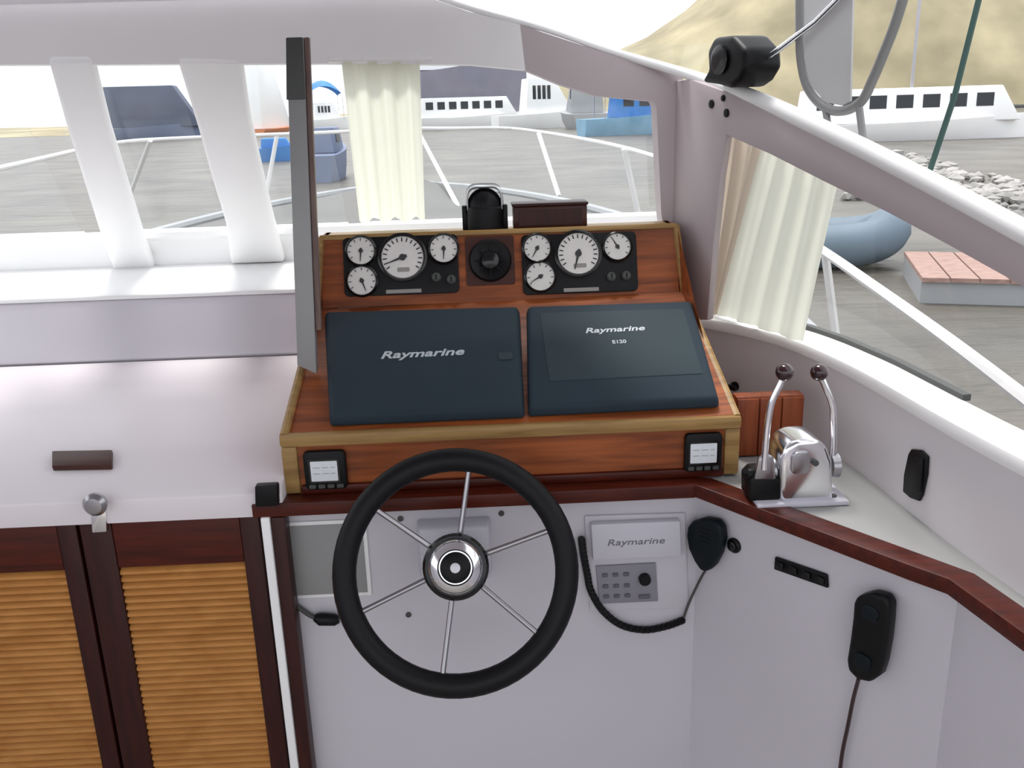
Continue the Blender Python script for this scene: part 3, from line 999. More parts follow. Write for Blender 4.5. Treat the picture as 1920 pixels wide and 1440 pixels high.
bp_ = onY(1030, 426, top.y + 0.06)
bx = thing('instrument_box', 'low maroon brown box beside the black compass', 'box', (bp_.x, top.y + 0.06, LIDZ))
w2 = 0.088
bm = B(); box(bm, bp_.x - w2, bp_.x + w2, top.y + 0.025, top.y + 0.09, LIDZ + 0.0008, LIDZ + 0.052); finish(bm, 'case', M['brown_box'], bx, bevel=0.003)
bm = B(); box(bm, bp_.x - w2 - 0.003, bp_.x + w2 + 0.003, top.y + 0.022, top.y + 0.093, LIDZ + 0.052, LIDZ + 0.060); finish(bm, 'cap', M['maho_dark'], bx, bevel=0.003)
bm = B(); box(bm, bp_.x - w2 + .012, bp_.x + w2 - .012, top.y + 0.022, top.y + 0.026, LIDZ + 0.008, LIDZ + 0.044); finish(bm, 'front_inset', M['maho_dark'], bx)

# square digital instruments on the console front
def instrument(label, pix, scr):
    x0, y0, x1, y1 = pix
    cxp, cyp = (x0 + x1) / 2, (y0 + y1) / 2
    fr = FP.at(FP.px(cxp, cyp, 0.012))
    fr.o = V((fr.o.x, 1.70, fr.o.z))
    w, h = FP.m(fr.o, x1 - x0), FP.m(fr.o, y1 - y0) * 1.06
    t = thing('digital_instrument', label, 'instrument', fr.o)
    bm = B(); rplate(bm, fr, 0, 0, w, h, 0.010, 0.0006, 0.014); finish(bm, 'housing', M['black'], t, bevel=0.003)
    p = FP.px((scr[0] + scr[2]) / 2, (scr[1] + scr[3]) / 2, 0.014)
    a, b = (p - fr.o).dot(fr.u), (p - fr.o).dot(fr.v)
    sw, sh = FP.m(p, scr[2] - scr[0]), FP.m(p, scr[3] - scr[1]) * 1.05
    bm = B(); rplate(bm, fr, a, b, sw + 0.008, sh + 0.008, 0.003, 0.013, 0.0152); finish(bm, 'screen_surround', M['black_gloss'], t)
    bm = B(); rplate(bm, fr, a, b, sw, sh, 0.002, 0.0145, 0.0160); s = finish(bm, 'screen', M['lcd'], t)
    bm = B()
    for k, (dx, ww) in enumerate(((-0.28, 0.25), (0.05, 0.25), (0.33, 0.16))):
        for dy in (0.18, -0.12):
            rplate(bm, fr, a + dx * sw, b + dy * sh, ww * sw, 0.03 * sh, 0.0003, 0.016, 0.0162)
    finish(bm, 'segments', M['dial_grey'], s)
    for k in range(4):
        bm = B(); rplate(bm, fr, (-0.33 + 0.22 * k) * w, -h * 0.40, w * 0.16, h * 0.10, 0.002, 0.013, 0.0165); finish(bm, 'key', M['dark_alu'], t)
    return t
instrument('square black digital instrument with pale screen at the left end of the console front', (571, 846, 649, 918), (583, 864, 633, 902))
instrument('square black digital instrument with pale screen at the right end of the console front', (1284, 813, 1354, 884), (1294, 831, 1344, 868))

# ------------------------------------------------------------------ steering wheel on its pedestal
tl = math.radians(24)
WF = Fr(onY(855, 1071, 1.50), (1, 0, 0), (0, math.sin(tl), math.cos(tl)))
pod_o = V((WF.o.x, 1.69, 0.80))
pod = thing('steering_pump_box', 'white square steering pump housing on the bulkhead behind the wheel', 'pump housing', pod_o)
a0, a1, b0, b1 = -0.075, 0.072, 0, 0
pz0 = HP.px(855, 1096, 0.05).z; pz1 = HP.px(855, 980, 0.03).z
px0 = HP.px(781, 1040, 0.05).x; px1 = HP.px(922, 1040, 0.05).x
bm = B(); hexa(bm, [(px0, 1.6895, pz0), (px1, 1.6895, pz0), (px1, 1.6895, pz1), (px0, 1.6895, pz1), (px0 + .006, 1.642, pz0 + .006), (px1 - .006, 1.642, pz0 + .006), (px1 - .006, 1.652, pz1 - .01), (px0 + .006, 1.652, pz1 - .01)])
finish(bm, 'housing', M['radio'], pod, bevel=0.006)
for sx, sy in ((751, 972), (940, 962), (766, 1152)):
    f = HP.at(HP.px(sx, sy))
    bm = B(); lathe(bm, f, [(0.006, 0.0003), (0.006, 0.003), (0, 0.0045)], seg=12); finish(bm, 'bolt', M['dark_alu'], pod)

RO = WF.m(WF.o, 231)
rt = WF.m(WF.o, 22.5)
RM = RO - rt
sw = thing('steering_wheel', 'black six spoke steering wheel with chrome hub in front of the bulkhead', 'steering wheel', WF.o)
bm = B(); tube(bm, [WF.pt(RM * math.cos(2 * PI * k / 64), RM * math.sin(2 * PI * k / 64)) for k in range(64)], rt, seg=14, closed=True); finish(bm, 'rim', M['rubber'], sw)
hub = Fr(WF.px(855, 1062, -0.02), WF.u, WF.v)
hr = WF.m(hub.o, 62)
bm = B(); lathe(bm, hub, [(hr * 0.8, -0.03), (hr * 0.97, -0.012), (hr, 0.0), (hr, 0.012), (hr * 0.92, 0.018), (hr * 0.86, 0.016), (0, 0.014)], seg=36); hb = finish(bm, 'hub', M['black_gloss'], sw)
bm = B(); lathe(bm, hub, [(hr * 0.84, 0.014), (hr * 0.84, 0.019), (hr * 0.74, 0.028), (hr * 0.54, 0.033), (hr * 0.50, 0.029), (0, 0.029)], seg=36); finish(bm, 'hub_cap', M['chrome'], sw)
bm = B(); lathe(bm, hub, [(hr * 0.46, 0.029), (hr * 0.46, 0.033), (hr * 0.36, 0.037), (0, 0.037)], seg=28); nut = finish(bm, 'hub_nut', M['black'], sw)
bm = B(); lathe(bm, hub, [(hr * 0.16, 0.0365), (hr * 0.15, 0.041), (0, 0.042)], seg=18); finish(bm, 'centre_bolt', M['steel'], nut)
bm = B(); lathe(bm, hub, [(0.024, -0.118), (0.024, -0.03)], seg=18); finish(bm, 'shaft', M['dark_alu'], sw)
for k in range(6):
    a = math.radians(90 - 9.5 - 60 * k)
    p0 = hub.pt(hr * 0.8 * math.cos(a), hr * 0.8 * math.sin(a), -0.004)
    p1 = WF.pt((RM - 0.3 * rt) * math.cos(a), (RM - 0.3 * rt) * math.sin(a), 0)
    bm = B(); tube(bm, [p0, p0.lerp(p1, 0.5), p1], [0.0056, 0.0050, 0.0052], seg=10); finish(bm, 'spoke', M['steel'], sw)

# ------------------------------------------------------------------ things on the bulkhead
# grey hatch left of the wheel
hx0, hz1 = HP.px(543, 985).x, HP.px(543, 985).z
hx1, hz0 = HP.px(690, 1108).x, HP.px(690, 1108).z
ht = thing('access_hatch', 'grey access hatch in a pale frame left of the steering wheel', 'hatch', (hx0 / 2 + hx1 / 2, 1.69, hz0))
bm = B(); plate(bm, [HP.pt(hx0 - .008, hz0 - .008, .004), HP.pt(hx1 + .008, hz0 - .008, .004), HP.pt(hx1 + .008, hz1 + .008, .004), HP.pt(hx0 - .008, hz1 + .008, .004)], -HP.n * 0.0036); finish(bm, 'frame', M['gel_bright'], ht, bevel=0.0015)
bm = B(); plate(bm, [HP.pt(hx0, hz0, .006), HP.pt(hx1, hz0, .006), HP.pt(hx1, hz1, .006), HP.pt(hx0, hz1, .006)], -HP.n * 0.003); finish(bm, 'lid', M['grey_panel'], ht, bevel=0.001)

# black plug hanging on a cable, half hidden by the wheel rim
pl = thing('hanging_plug', 'black cable plug hanging beside the lower left rim of the wheel', 'plug', HP.px(608, 1160, .012))
bm = B(); tube(bm, catmull([HP.px(541, 1122, .004), HP.px(560, 1138, .008), HP.px(580, 1153, .010), HP.px(598, 1160, .012)], 5), 0.005, seg=8); finish(bm, 'cable', M['dark_alu'], pl)
bm = B(); tube(bm, [HP.px(590, 1157, .014), HP.px(600, 1161, .016), HP.px(628, 1162, .016), HP.px(636, 1161, .016)], [0.008, 0.0135, 0.0125, 0.008], seg=12); finish(bm, 'plug_body', M['black'], pl)

# radio
def hquad(pix, c0, c1):
    return quad_px(B(), HP, pix, c0, c1)
rd = thing('marine_radio', 'white faced marine radio set in the bulkhead right of the wheel', 'radio', HP.px(1190, 1140))
finish(hquad([(1096, 968), (1285, 962), (1292, 1140), (1106, 1146)], 0.0004, 0.006), 'bezel', M['gel'], rd, bevel=0.003)
finish(hquad([(1108, 984), (1276, 977), (1279, 1044), (1112, 1052)], 0.005, 0.026), 'upper_cover', M['radio'], rd, bevel=0.004)
tf = HP.at(HP.px(1192, 1016, 0.0262)); wm = HP.m(tf.o, 108)
lettering('Raymarine', tf, 0, 0, wm * 0.17, M['dark_ink'], rd, shear=0.2, width=wm)
finish(hquad([(1117, 1062), (1230, 1056), (1234, 1128), (1124, 1133)], 0.005, 0.011), 'keypad', M['keypad'], rd, bevel=0.002)
for i, bx_ in enumerate((1134, 1154, 1174)):
    for by in (1078, 1099, 1118):
        f = HP.at(HP.px(bx_ + (by - 1078) * 0.06, by - i, 0.011))
        bm = B(); rplate(bm, f, 0, 0, 0.012, 0.008, 0.002, 0, 0.003); finish(bm, 'button', M['button'], rd)
f = HP.at(HP.px(1208, 1118, 0.011)); bm = B(); rplate(bm, f, 0, 0, 0.024, 0.009, 0.002, 0, 0.003); finish(bm, 'button', M['button'], rd)
f = HP.at(HP.px(1208, 1084, 0.011)); bm = B(); lathe(bm, f, [(0.0125, 0), (0.0120, 0.012), (0.0100, 0.014), (0, 0.014)], seg=20); finish(bm, 'volume_knob', M['black'], rd)

# hand microphone with its cord
mp = WP.px(1316, 1075, .01)
mc = thing('hand_microphone', 'dark hand microphone clipped to the bulkhead right of the radio', 'microphone', mp)
outl = [(1296, 978), (1318, 972), (1340, 976), (1351, 990), (1353, 1012), (1347, 1040), (1336, 1062), (1324, 1073), (1312, 1072), (1300, 1054), (1289, 1030), (1285, 1006), (1287, 988)]
bm = B(); plate(bm, [WP.px(x, y, 0.030) for x, y in outl], -WP.n * 0.024); finish(bm, 'body', M['teal_black'], mc, bevel=0.008, seg=3)
for k in range(4):
    f = WP.at(WP.px(1320, 992 + 8 * k, 0.030)); bm = B(); rplate(bm, f, 0, 0, 0.026, 0.0022, 0.001, -0.001, 0.0008); finish(bm, 'grille_slot', M['black'], mc)
f = WP.at(WP.px(1320, 1030, 0.004)); bm = B(); lathe(bm, f, [(0.010, -0.0035), (0.010, 0.004)], seg=14); finish(bm, 'clip', M['black'], mc)
bm = B(); tube(bm, catmull([WP.px(1322, 1070, .016), WP.px(1312, 1088, .012), HP.px(1292, 1130, .012), HP.px(1280, 1164, .010)], 5), 0.0028, seg=8); finish(bm, 'cord', M['dark_alu'], mc)
path = catmull([HP.px(1283, 1162, .010), HP.px(1250, 1174, .012), HP.px(1208, 1181, .012), HP.px(1165, 1172, .012), HP.px(1130, 1145, .011), HP.px(1108, 1108, .010), HP.px(1101, 1076, .009), HP.px(1094, 1040, .015), HP.px(1090, 1008, .014)], 10)
# coiled section: a helix round the path
hel = []
Ls = len(path)
for i in range((Ls - 1) * 9):
    k = i / 9; j = int(k); f_ = k - j
    p = path[j].lerp(path[j + 1], f_)
    t = (path[j + 1] - path[j]).normalized(); nn = HP.n; bb = t.cross(nn)
    a = i * 2 * PI / 6.3
    hel.append(p + (nn * math.cos(a) + bb * math.sin(a)) * 0.0052)
bm = B(); tube(bm, hel, 0.0032, seg=5); finish(bm, 'coiled_cord', M['black'], mc)

# round black button, switch strip and handset on the wing
f = HP.at(HP.px(1378, 1022)) if HP.px(1378, 1022).x < 0.43 else WP.at(WP.px(1378, 1022))
kb = thing('push_button', 'round black push button on the bulkhead between microphone and switch strip', 'button', f.o)
bm = B(); lathe(bm, f, [(0.0155, 0.0004), (0.0155, 0.005), (0.012, 0.008)], seg=22); finish(bm, 'bezel', M['black'], kb)
bm = B(); lathe(bm, f, [(0.010, 0.007), (0.010, 0.012), (0.006, 0.014), (0, 0.014)], seg=20); finish(bm, 'cap', M['black_gloss'], kb)

ss = thing('switch_strip', 'slanted black switch strip on the white wing below the mahogany capping', 'switch panel', WP.px(1502, 1076))
bm = quad_px(B(), WP, [(1452, 1044), (1550, 1078), (1552, 1104), (1450, 1068)], 0.0004, 0.007); finish(bm, 'plate', M['black'], ss, bevel=0.003)
for k in range(4):
    f = WP.at(WP.px(1464 + 25 * k, 1060 + 9.0 * k, 0.007)); bm = B(); rplate(bm, f, 0, 0, 0.016, 0.013, 0.003, -0.001, 0.005, ang=-0.02); finish(bm, 'rocker_switch', M['black_gloss'], ss, bevel=0.001)

hs = thing('telephone_handset', 'black handset hanging on the white wing at lower right', 'handset', WP.px(1622, 1280, .01))
outl = [(1604, 1120), (1632, 1112), (1660, 1120), (1668, 1136), (1666, 1170), (1662, 1205), (1655, 1245), (1648, 1268), (1630, 1281), (1606, 1276), (1588, 1258), (1586, 1238), (1592, 1200), (1597, 1160), (1599, 1132)]
bm = B(); plate(bm, [WP.px(x, y, 0.036) for x, y in outl], -WP.n * 0.028); finish(bm, 'body', M['black'], hs, bevel=0.008, seg=3)
for (x, y, w_, h_) in ((1632, 1150, .030, .026), (1618, 1240, .030, .028)):
    f = WP.at(WP.px(x, y, 0.036)); bm = B(); rplate(bm, f, 0, 0, w_, h_, 0.008, -0.001, 0.003, ang=-0.1); finish(bm, 'ear_pad', M['teal_black'], hs, bevel=0.001)
bm = quad_px(B(), WP, [(1606, 1140), (1656, 1140), (1648, 1250), (1602, 1250)], 0.0005, 0.010); finish(bm, 'cradle', M['black'], hs, bevel=0.002)
bm = B(); tube(bm, catmull([WP.px(1610, 1272, .02), WP.px(1600, 1310, .015), WP.px(1590, 1360, .012), WP.px(1578, 1420, .012), WP.px(1570, 1500, .012)], 6), 0.0038, seg=8); finish(bm, 'cord', M['knob_red'], hs)

# ------------------------------------------------------------------ engine control on the side shelf
SH = 0.920
tc_ = onZ(1500, 944, SH)
YT = tc_.y + 0.035
TF = Fr((tc_.x, YT, SH), (1, 0, 0), (0, 0, 1))
th = thing('engine_control', 'chrome twin lever engine control with maroon knobs on the side shelf', 'engine control', (tc_.x, YT, SH))
def tp(x, y, c=0.0):
    return TF.px(x, y, c)
hl, hrx = tp(1466, 900, 0).x, tp(1562, 900, 0).x
# polished housing with rounded shoulders
prof = [(1464, 944), (1464, 862), (1474, 838), (1496, 826), (1532, 824), (1552, 838), (1562, 866), (1564, 944)]
bm = B(); plate(bm, [tp(x, y, 0.045) for x, y in prof], -TF.n * 0.085); finish(bm, 'housing', M['chrome'], th, bevel=0.010, seg=4)
f = TF.at(tp(1512, 866, 0.045)); bm = B(); rplate(bm, f, -0.012, 0.0, 0.036, 0.045, 0.012, -0.002, 0.006); finish(bm, 'badge_plate', M['steel'], th, bevel=0.003)
f = TF.at(tp(1527, 866, 0.045)); bm = B(); lathe(bm, f, [(0.006, 0), (0.006, 0.008), (0, 0.009)], seg=12); finish(bm, 'screw', M['dark_alu'], th)
# black hub and bracket on the inboard side
hc = tp(1452, 880, 0.0)
sf = Fr(hc, (0, 1, 0), (0, 0, 1)); sf.n = V((-1, 0, 0))
bm = B(); lathe(bm, sf, [(0.024, -0.014), (0.026, 0.004), (0.020, 0.016), (0, 0.018)], seg=22); finish(bm, 'inboard_hub', M['steel'], th)
bm = B(); plate(bm, [tp(x, y, 0.035) for x, y in ((1406, 940), (1462, 944), (1462, 900), (1448, 888), (1418, 890), (1406, 902))], -TF.n * 0.06); finish(bm, 'bracket', M['black'], th, bevel=0.004)
bm = B(); plate(bm, [tp(x, y, 0.037) for x, y in ((1414, 900), (1456, 900), (1452, 858), (1436, 850), (1422, 862))], -TF.n * 0.012); finish(bm, 'lever_clamp', M['steel'], th, bevel=0.004)
f = TF.at(tp(1407, 888, 0.02)); bm = B(); ball(bm, f.o, 0.011); finish(bm, 'clamp_bolt', M['black'], th)
oc = tp(1564, 872, 0.0)
sf = Fr(oc, (0, 1, 0), (0, 0, 1))
bm = B(); lathe(bm, sf, [(0.022, -0.008), (0.024, 0.006), (0.012, 0.012), (0, 0.012)], seg=22); finish(bm, 'outboard_hub', M['steel'], th)
for pts, kp in (([(1432, 880, .036), (1436, 830, .034), (1440, 790, .034), (1448, 752, .034), (1464, 718, .034), (1471, 700, .034)], (1471, 698, .034)),
                ([(1560, 872, 0.0), (1563, 830, -.002), (1563, 790, -.004), (1560, 756, -.006), (1546, 722, -.008), (1537, 702, -.008)], (1536, 698, -.008))):
    bm = B(); tube(bm, catmull([tp(*p) for p in pts], 5), 0.0062, seg=10); lv = finish(bm, 'lever', M['chrome'], th)
    bm = B(); ball(bm, tp(*kp), 0.0165, sub=3); finish(bm, 'knob', M['knob_red'], lv)
bm = B(); box(bm, tp(1404, 944, 0).x, tp(1570, 944, 0).x, YT - 0.055, YT + 0.055, SH + 0.0005, SH + 0.010); finish(bm, 'base_plate', M['radio'], th, bevel=0.003)
f = onZ(1563, 942, SH); bm = B(); lathe(bm, Fr((f.x, YT - .03, SH), (1, 0, 0), (0, 1, 0)), [(0.008, 0.0005), (0.008, 0.012), (0, 0.014)], seg=12); finish(bm, 'foot_bolt', M['dark_alu'], th)

# teak locker front behind the engine control
yb = 1.80
BFr = Fr((0, yb, 0), (1, 0, 0), (0, 0, 1))
q = [BFr.px(*p) for p in ((1376, 866), (1500, 862), (1502, 740), (1378, 740))]
tb = thing('teak_locker_box', 'small red teak box behind the engine control beside the console', 'box', (q[0].lerp(q[1], .5).x, yb, SH))
xa, xb, zt = q[0].x + 0.0, q[1].x, q[2].z
bm = B(); box(bm, xa, xb, yb, yb + 0.035, SH + 0.0005, zt); finish(bm, 'carcass', M['teak_red'], tb, bevel=0.003)
for k in range(3):
    u0 = xa + (xb - xa) * (k / 3 + 0.01); u1 = xa + (xb - xa) * ((k + 1) / 3 - 0.01)
    bm = B(); box(bm, u0, u1, yb - 0.006, yb + 0.001, SH + 0.004, zt - 0.004); finish(bm, 'plank', M['teak_red'], tb, bevel=0.0015)

# knob on the side lining near the plotter cover
kp = onY(1379, 724, 2.0)
best = min(sill, key=lambda s: abs(s.y - 2.06))
# the lining point on that line of sight
def lining_hit(px, py):
    d = ray(px, py); bestp = None
    for a, b in zip(sill, sill[1:]):
        e = b - a; nrm = V((-e.y, e.x, 0))
        den = d.dot(nrm)
        if abs(den) < 1e-9: continue
        t = (V((a.x, a.y, 0)) - V((CAM.x, CAM.y, 0))).dot(nrm) / den
        p = CAM + d * t
        s = (V((p.x, p.y, 0)) - a).dot(e) / e.length_squared
        if t > 0 and -0.001 <= s <= 1.001:
            u = e.normalized()
            return Fr(p, u, V((0, 0, 1)))
f = lining_hit(1379, 724)
if f.n.dot(ray(1379, 724)) > 0:
    f.n = -f.n
kn = thing('cleat_knob', 'small black turn knob on the grey side lining by the plotter cover', 'knob', f.o)
bm = B(); lathe(bm, f, [(0.012, 0.0005), (0.012, 0.006), (0.007, 0.008), (0.007, 0.014)], seg=16); finish(bm, 'collar', M['black'], kn)
bm = B(); rplate(bm, f, 0, 0, 0.034, 0.012, 0.005, 0.013, 0.022); finish(bm, 'grip', M['black_gloss'], kn, bevel=0.002)

# rocker switch on the side lining
f = lining_hit(1714, 890)
if f.n.dot(ray(1714, 890)) > 0:
    f.n = -f.n
rk = thing('rocker_switch', 'tall black rocker switch in the grey side lining at right', 'switch', f.o)
o2 = [f.o for _ in range(1)]
def fpx(x, y, c):
    d = ray(x, y); t = (f.o + f.n * c - CAM).dot(f.n) / d.dot(f.n); return CAM + d * t
bm = B(); plate(bm, [fpx(x, y, 0.006) for x, y in ((1708, 842), (1726, 844), (1738, 856), (1736, 890), (1728, 928), (1722, 940), (1706, 934), (1692, 922), (1694, 890), (1702, 852))], -f.n * 0.0055); finish(bm, 'bezel', M['black'], rk, bevel=0.002)
bm = B(); plate(bm, [fpx(x, y, 0.011) for x, y in ((1711, 856), (1728, 860), (1724, 924), (1702, 918))], -f.n * 0.006); finish(bm, 'paddle', M['black'], rk, bevel=0.002)

# ------------------------------------------------------------------ left side: louvred doors, post, dash fittings
CY0 = 1.66
CF = Fr((0, CY0, 0), (1, 0, 0), (0, 0, 1))
def louvre_door(name, label, xl, xr, ztop, zbot, nsl, handle=None):
    t = thing(name, label, 'cabinet door', ((xl + xr) / 2, CY0, zbot))
    st = 0.062
    for a, b in ((xl, xl + st), (xr - st * 0.62, xr)):
        bm = B(); fbox(bm, CF, a, b, zbot, ztop, -0.024, 0.0); finish(bm, 'stile', M['maho_dark'], t, bevel=0.003)
    bm = B(); fbox(bm, CF, xl + st, xr - st * 0.62, ztop - 0.115, ztop, -0.024, -0.001); finish(bm, 'rail', M['maho'], t, bevel=0.003)
    bm = B(); fbox(bm, CF, xl + st, xr - st * 0.62, zbot, zbot + 0.10, -0.024, -0.001); finish(bm, 'rail', M['maho'], t, bevel=0.003)
    z1 = ztop - 0.115; z0 = zbot + 0.10
    pitch = (z1 - z0) / nsl
    me = None
    for k in range(nsl):
        zc = z1 - pitch * (k + 0.5)
        bm = B()
        a, b = xl + st + 0.0005, xr - st * 0.62 - 0.0005
        sec = [(-0.004, -0.56 * pitch), (-0.004, -0.16 * pitch), (-0.020, 0.50 * pitch), (-0.0225, 0.30 * pitch)]
        plate(bm, [V((a, CY0 - c, zc + h)) for c, h in sec], V((b - a, 0, 0)))
        finish(bm, 'slat', M['louvre'], t)
    bm = B(); fbox(bm, CF, xl + st, xr - st * 0.62, z0, z1, -0.030, -0.026); finish(bm, 'back_board', M['maho_dark'], t)
    return t
xr = CF.px(488, 1000).x
xl = CF.px(150, 1000).x
zt_ = CF.px(320, 962).z
louvre_door('louvred_door', 'mahogany cupboard door with tan louvres under the left dash, nearest the bulkhead post', xl, xr, zt_, 0.06, 40)
louvre_door('louvred_door', 'mahogany louvred cupboard door at the far left edge, mostly out of view', xl - 0.44, xl - 0.006, zt_, 0.06, 40)
# carcass behind the doors
bm = B(); box(bm, -1.75, -0.45, 1.70, 2.2, 0.0, 0.89); struct(bm, 'wall_cabinet', M['maho_dark'])
# bulkhead post: white edge strip and dark corner stile
w0 = CF.px(487, 962).x; w1 = CF.px(507, 962).x; w2_ = CF.px(523, 962).x
bm = B(); fbox(bm, CF, w0 + 0.003, w1, 0.0, 0.897, -0.03, 0.014); struct(bm, 'trim_8', M['gel_bright'], bevel=0.003)
bm = B(); fbox(bm, CF, w1 + 0.0005, w2_ + 0.012, 0.0, 0.895, -0.03, 0.010); struct(bm, 'trim_9', M['maho_dark'], bevel=0.003)

# chrome latch at the top of the stile
lf = CF.at(CF.px(181, 960, 0.0))
lt = thing('chrome_latch', 'chrome knob latch on the dash edge above the left door stile', 'latch', lf.o)
bm = B(); lathe(bm, Fr(CF.px(182, 942, 0.02), (1, 0, 0), (0, 0, 1)), [(0.010, -0.014), (0.012, -0.004), (0.022, 0.004), (0.023, 0.012), (0.016, 0.020), (0, 0.023)], seg=24); finish(bm, 'knob', M['steel'], lt)
bm = quad_px(B(), CF, [(168, 946), (198, 944), (200, 998), (172, 1000)], 0.0008, 0.012); finish(bm, 'hasp', M['chrome'], lt, bevel=0.003)

# wooden block handle on the dash and dark corner block
DF = Fr((0, 1.672, 0.957), (1, 0, 0), (0, 0.528, 0.125))
q = [DF.px(*p) for p in ((100, 884), (212, 882), (213, 852), (100, 854))]
wb = thing('wooden_chock', 'dark brown wooden chock lying on the white dash at left', 'wood block', (q[0] + q[1]) / 2)
bm = B(); plate(bm, q, DF.n * 0.012)
bmesh.ops.translate(bm, verts=bm.verts, vec=DF.n * 0.0006)
finish(bm, 'block', M['brown_box'], wb, bevel=0.003)
bm = quad_px(B(), CF, [(478, 952), (522, 950), (520, 910), (477, 912)], -0.001, 0.02)
cb = finish(bm, 'corner_block', M['black'], bevel=0.004)
tag(cb, 'small black block where the dash meets the console', 'block')

# grey pole with a wood strip, from the console up to the header
pb = SP.px(585, 706, 0.002)
ptop = onY(562, 100, 1.96)
pl_ = thing('grey_pole', 'grey upright pole with a brown inner strip at the left end of the console', 'pole', pb)
ax = (ptop - pb).normalized()
PF = Fr(pb, ax.cross(V((0, 1, 0))).normalized() * 1.0, ax)
hgt = (ptop - pb).length + 0.03
wv = PF.m(pb.lerp(ptop, .5), 1.0)
uu = V((1, 0, 0))
def strip(a0, a1, b0, b1, c0, c1, m, name, tip=0.0):
    bm = B()
    y = V((0, -1, 0))
    P = lambda a, b, c: pb + ax * b + uu * a + y * c
    hexa(bm, [P(a0, b0 + tip, c0), P(a1, b0, c0), P(a1, b0, c1), P(a0, b0 + tip, c1), P(a0 * .86, b1, c0), P(a1 * .86, b1, c0), P(a1 * .86, b1, c1), P(a0 * .86, b1, c1)])
    return finish(bm, name, m, pl_, bevel=0.002)
strip(-0.028, 0.012, 0.008, hgt, -0.012, 0.012, M['alu'], 'tube', tip=0.02)
strip(0.0125, 0.024, 0.10, hgt, -0.010, 0.008, M['pole_wood'], 'wood_strip')
strip(-0.028, 0.010, hgt - 0.12, hgt - 0.0, -0.014, 0.014, M['dark_alu'], 'top_sleeve')

# ------------------------------------------------------------------ curtains
ct = thing('windscreen_curtain', 'cream pleated curtain hanging in the windscreen right of the grey pole', 'curtain', PS.px(735, 412))
tl_, tr_, br_, bl_ = [PS.px(*p, 0.0) for p in ((640, 112), (787, 112), (797, 412), (674, 414))]
def cur(s, t):
    p = bl_.lerp(br_, s).lerp(tl_.lerp(tr_, s), t)
    return p + PS.n * (0.012 * math.sin(s * 2 * PI * 3.2) + 0.002 * math.sin(s * 2 * PI * 9 + 1.2 * t)) * (1.0 - 0.25 * t)
bm = B(); grid(bm, cur, 90, 10, thick=0.002); finish(bm, 'cloth', M['curtain'], ct, smooth=180)
bm = B(); tube(bm, [tl_ + PS.u * -0.03 + PS.v * 0.0, tr_ + PS.u * 0.03], 0.006, seg=8); finish(bm, 'curtain_rail', M['rail'], ct)

sc_ = thing('side_curtain', 'wide cream side window curtain with a tan leading edge beside the corner post', 'curtain', onZ(1420, 600, SILL_Z + .01))
T = [SD.px(1352, 215, -0.05), SD.px(1437, 262, -0.05), SD.px(1572, 325, -0.05)]
L_ = [onZ(1322, 580, SILL_Z + .012), onZ(1348, 590, SILL_Z + .012), onZ(1502, 641, SILL_Z + .012)]
def strip_curt(i, amp, fq, ph, over=0.0):
    def fn(s, t):
        p = L_[i].lerp(L_[i + 1], s * (1 + over)).lerp(T[i].lerp(T[i + 1], s * (1 + over)), t)
        return p + SD.n * (amp * math.sin(s * 2 * PI * fq + ph) + amp * 0.4 * math.sin(s * 2 * PI * fq * 2.3 + 2 * t))
    return fn
bm = B(); grid(bm, strip_curt(0, 0.010, 2.5, 0), 40, 10, thick=0.002); finish(bm, 'leading_edge', M['curtain_tan'], sc_, smooth=180)
bm = B(); grid(bm, strip_curt(1, 0.006, 3.5, 1.2), 60, 10, thick=0.002); finish(bm, 'cloth', M['curtain'], sc_, smooth=180)

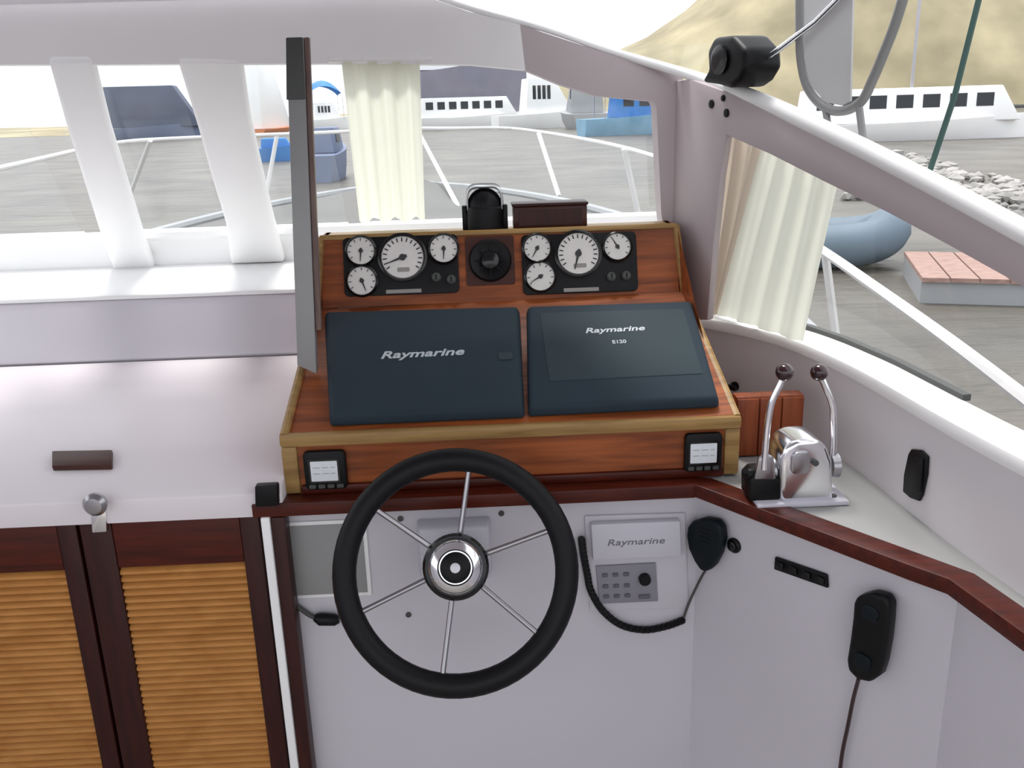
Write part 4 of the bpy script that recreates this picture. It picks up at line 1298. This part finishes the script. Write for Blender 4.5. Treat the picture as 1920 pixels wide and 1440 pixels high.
# ------------------------------------------------------------------ upper right: black clamp light, hoop, bolts
for i, (x, y, rr_) in enumerate(((1335, 195, 8), (1357, 184, 6), (1363, 212, 8))):
    f = SD.at(SD.px(x, y)); r = SD.m(f.o, rr_)
    bm = B(); lathe(bm, f, [(r, 0.0004), (r, 0.003), (r * 0.6, 0.005), (0, 0.005)], seg=14)
    o = finish(bm, 'screw_cap', M['black'])
    tag(o, 'small black screw cap ' + ('lowest and leftmost of three on the frame corner' if i == 0 else 'smallest and topmost of three on the frame corner' if i == 1 else 'right and lowest of three on the frame corner'), 'screw cap', 'screw caps on the frame corner')
SO = Fr(SD.o - SD.n * 0.0, SD.u, SD.v)
cl = thing('clamp_light', 'black clamp searchlight on the rim of the sloping frame, top right', 'searchlight', SD.px(1355, 165, 0.02))
outl = [(1312, 154), (1326, 130), (1324, 96), (1336, 70), (1372, 66), (1396, 92), (1398, 128), (1384, 152), (1366, 166), (1340, 158)]
bm = B(); plate(bm, [SD.px(x, y, 0.05) for x, y in outl], -SD.n * 0.09); finish(bm, 'lamp_body', M['black'], cl, bevel=0.012, seg=3)
bm = B(); tube(bm, [SD.px(1380, 152, 0.01), SD.px(1410, 130, 0.0), SD.px(1450, 100, -0.01), SD.px(1530, 40, -0.02), SD.px(1600, -30, -0.02)], 0.006, seg=10); finish(bm, 'strut', M['chrome'], cl)
bm = B(); lathe(bm, SD.at(SD.px(1352, 112, 0.05)), [(0.028, -0.002), (0.030, 0.006), (0.024, 0.008), (0, 0.006)], seg=22); finish(bm, 'lens_ring', M['black_gloss'], cl)

hp = thing('grab_hoop', 'grey U shaped grab hoop with pale canvas infill above the frame', 'grab rail', SD.px(1570, 250, -0.03))
hpts = [(1500, -60), (1500, 40), (1502, 110), (1515, 165), (1545, 200), (1580, 208), (1615, 190), (1636, 150), (1655, 105), (1680, 40), (1710, -60)]
bm = B(); tube(bm, catmull([SD.px(x, y, -0.03) for x, y in hpts], 6), 0.009, seg=10); finish(bm, 'tube', M['hoop'], hp)
fill = [(1508, -60), (1508, 110), (1520, 160), (1548, 192), (1580, 198), (1594, 190), (1596, 110), (1600, -60)]
bm = B(); plate(bm, [SD.px(x, y, -0.028) for x, y in fill], -SD.n * 0.004); finish(bm, 'canvas', M['canvas_pale'], hp)
for a, b in (((1548, 205), (1556, 258)), ((1610, 195), (1622, 290))):
    bm = B(); tube(bm, [SD.px(*a, -0.03), SD.px(*b, -0.018)], 0.007, seg=8); finish(bm, 'foot', M['hoop'], hp)
sh_ = SD.px(1740, 340, -0.03)
bm = B(); tube(bm, [SD.px(1735, 345, -0.03), SD.px(1790, 180, -0.06), SD.px(1850, -60, -0.1)], 0.005, seg=8)
o = finish(bm, 'shroud_wire', M['dark_green']); tag(o, 'dark green shroud wire rising from the sloping frame at far right', 'wire')
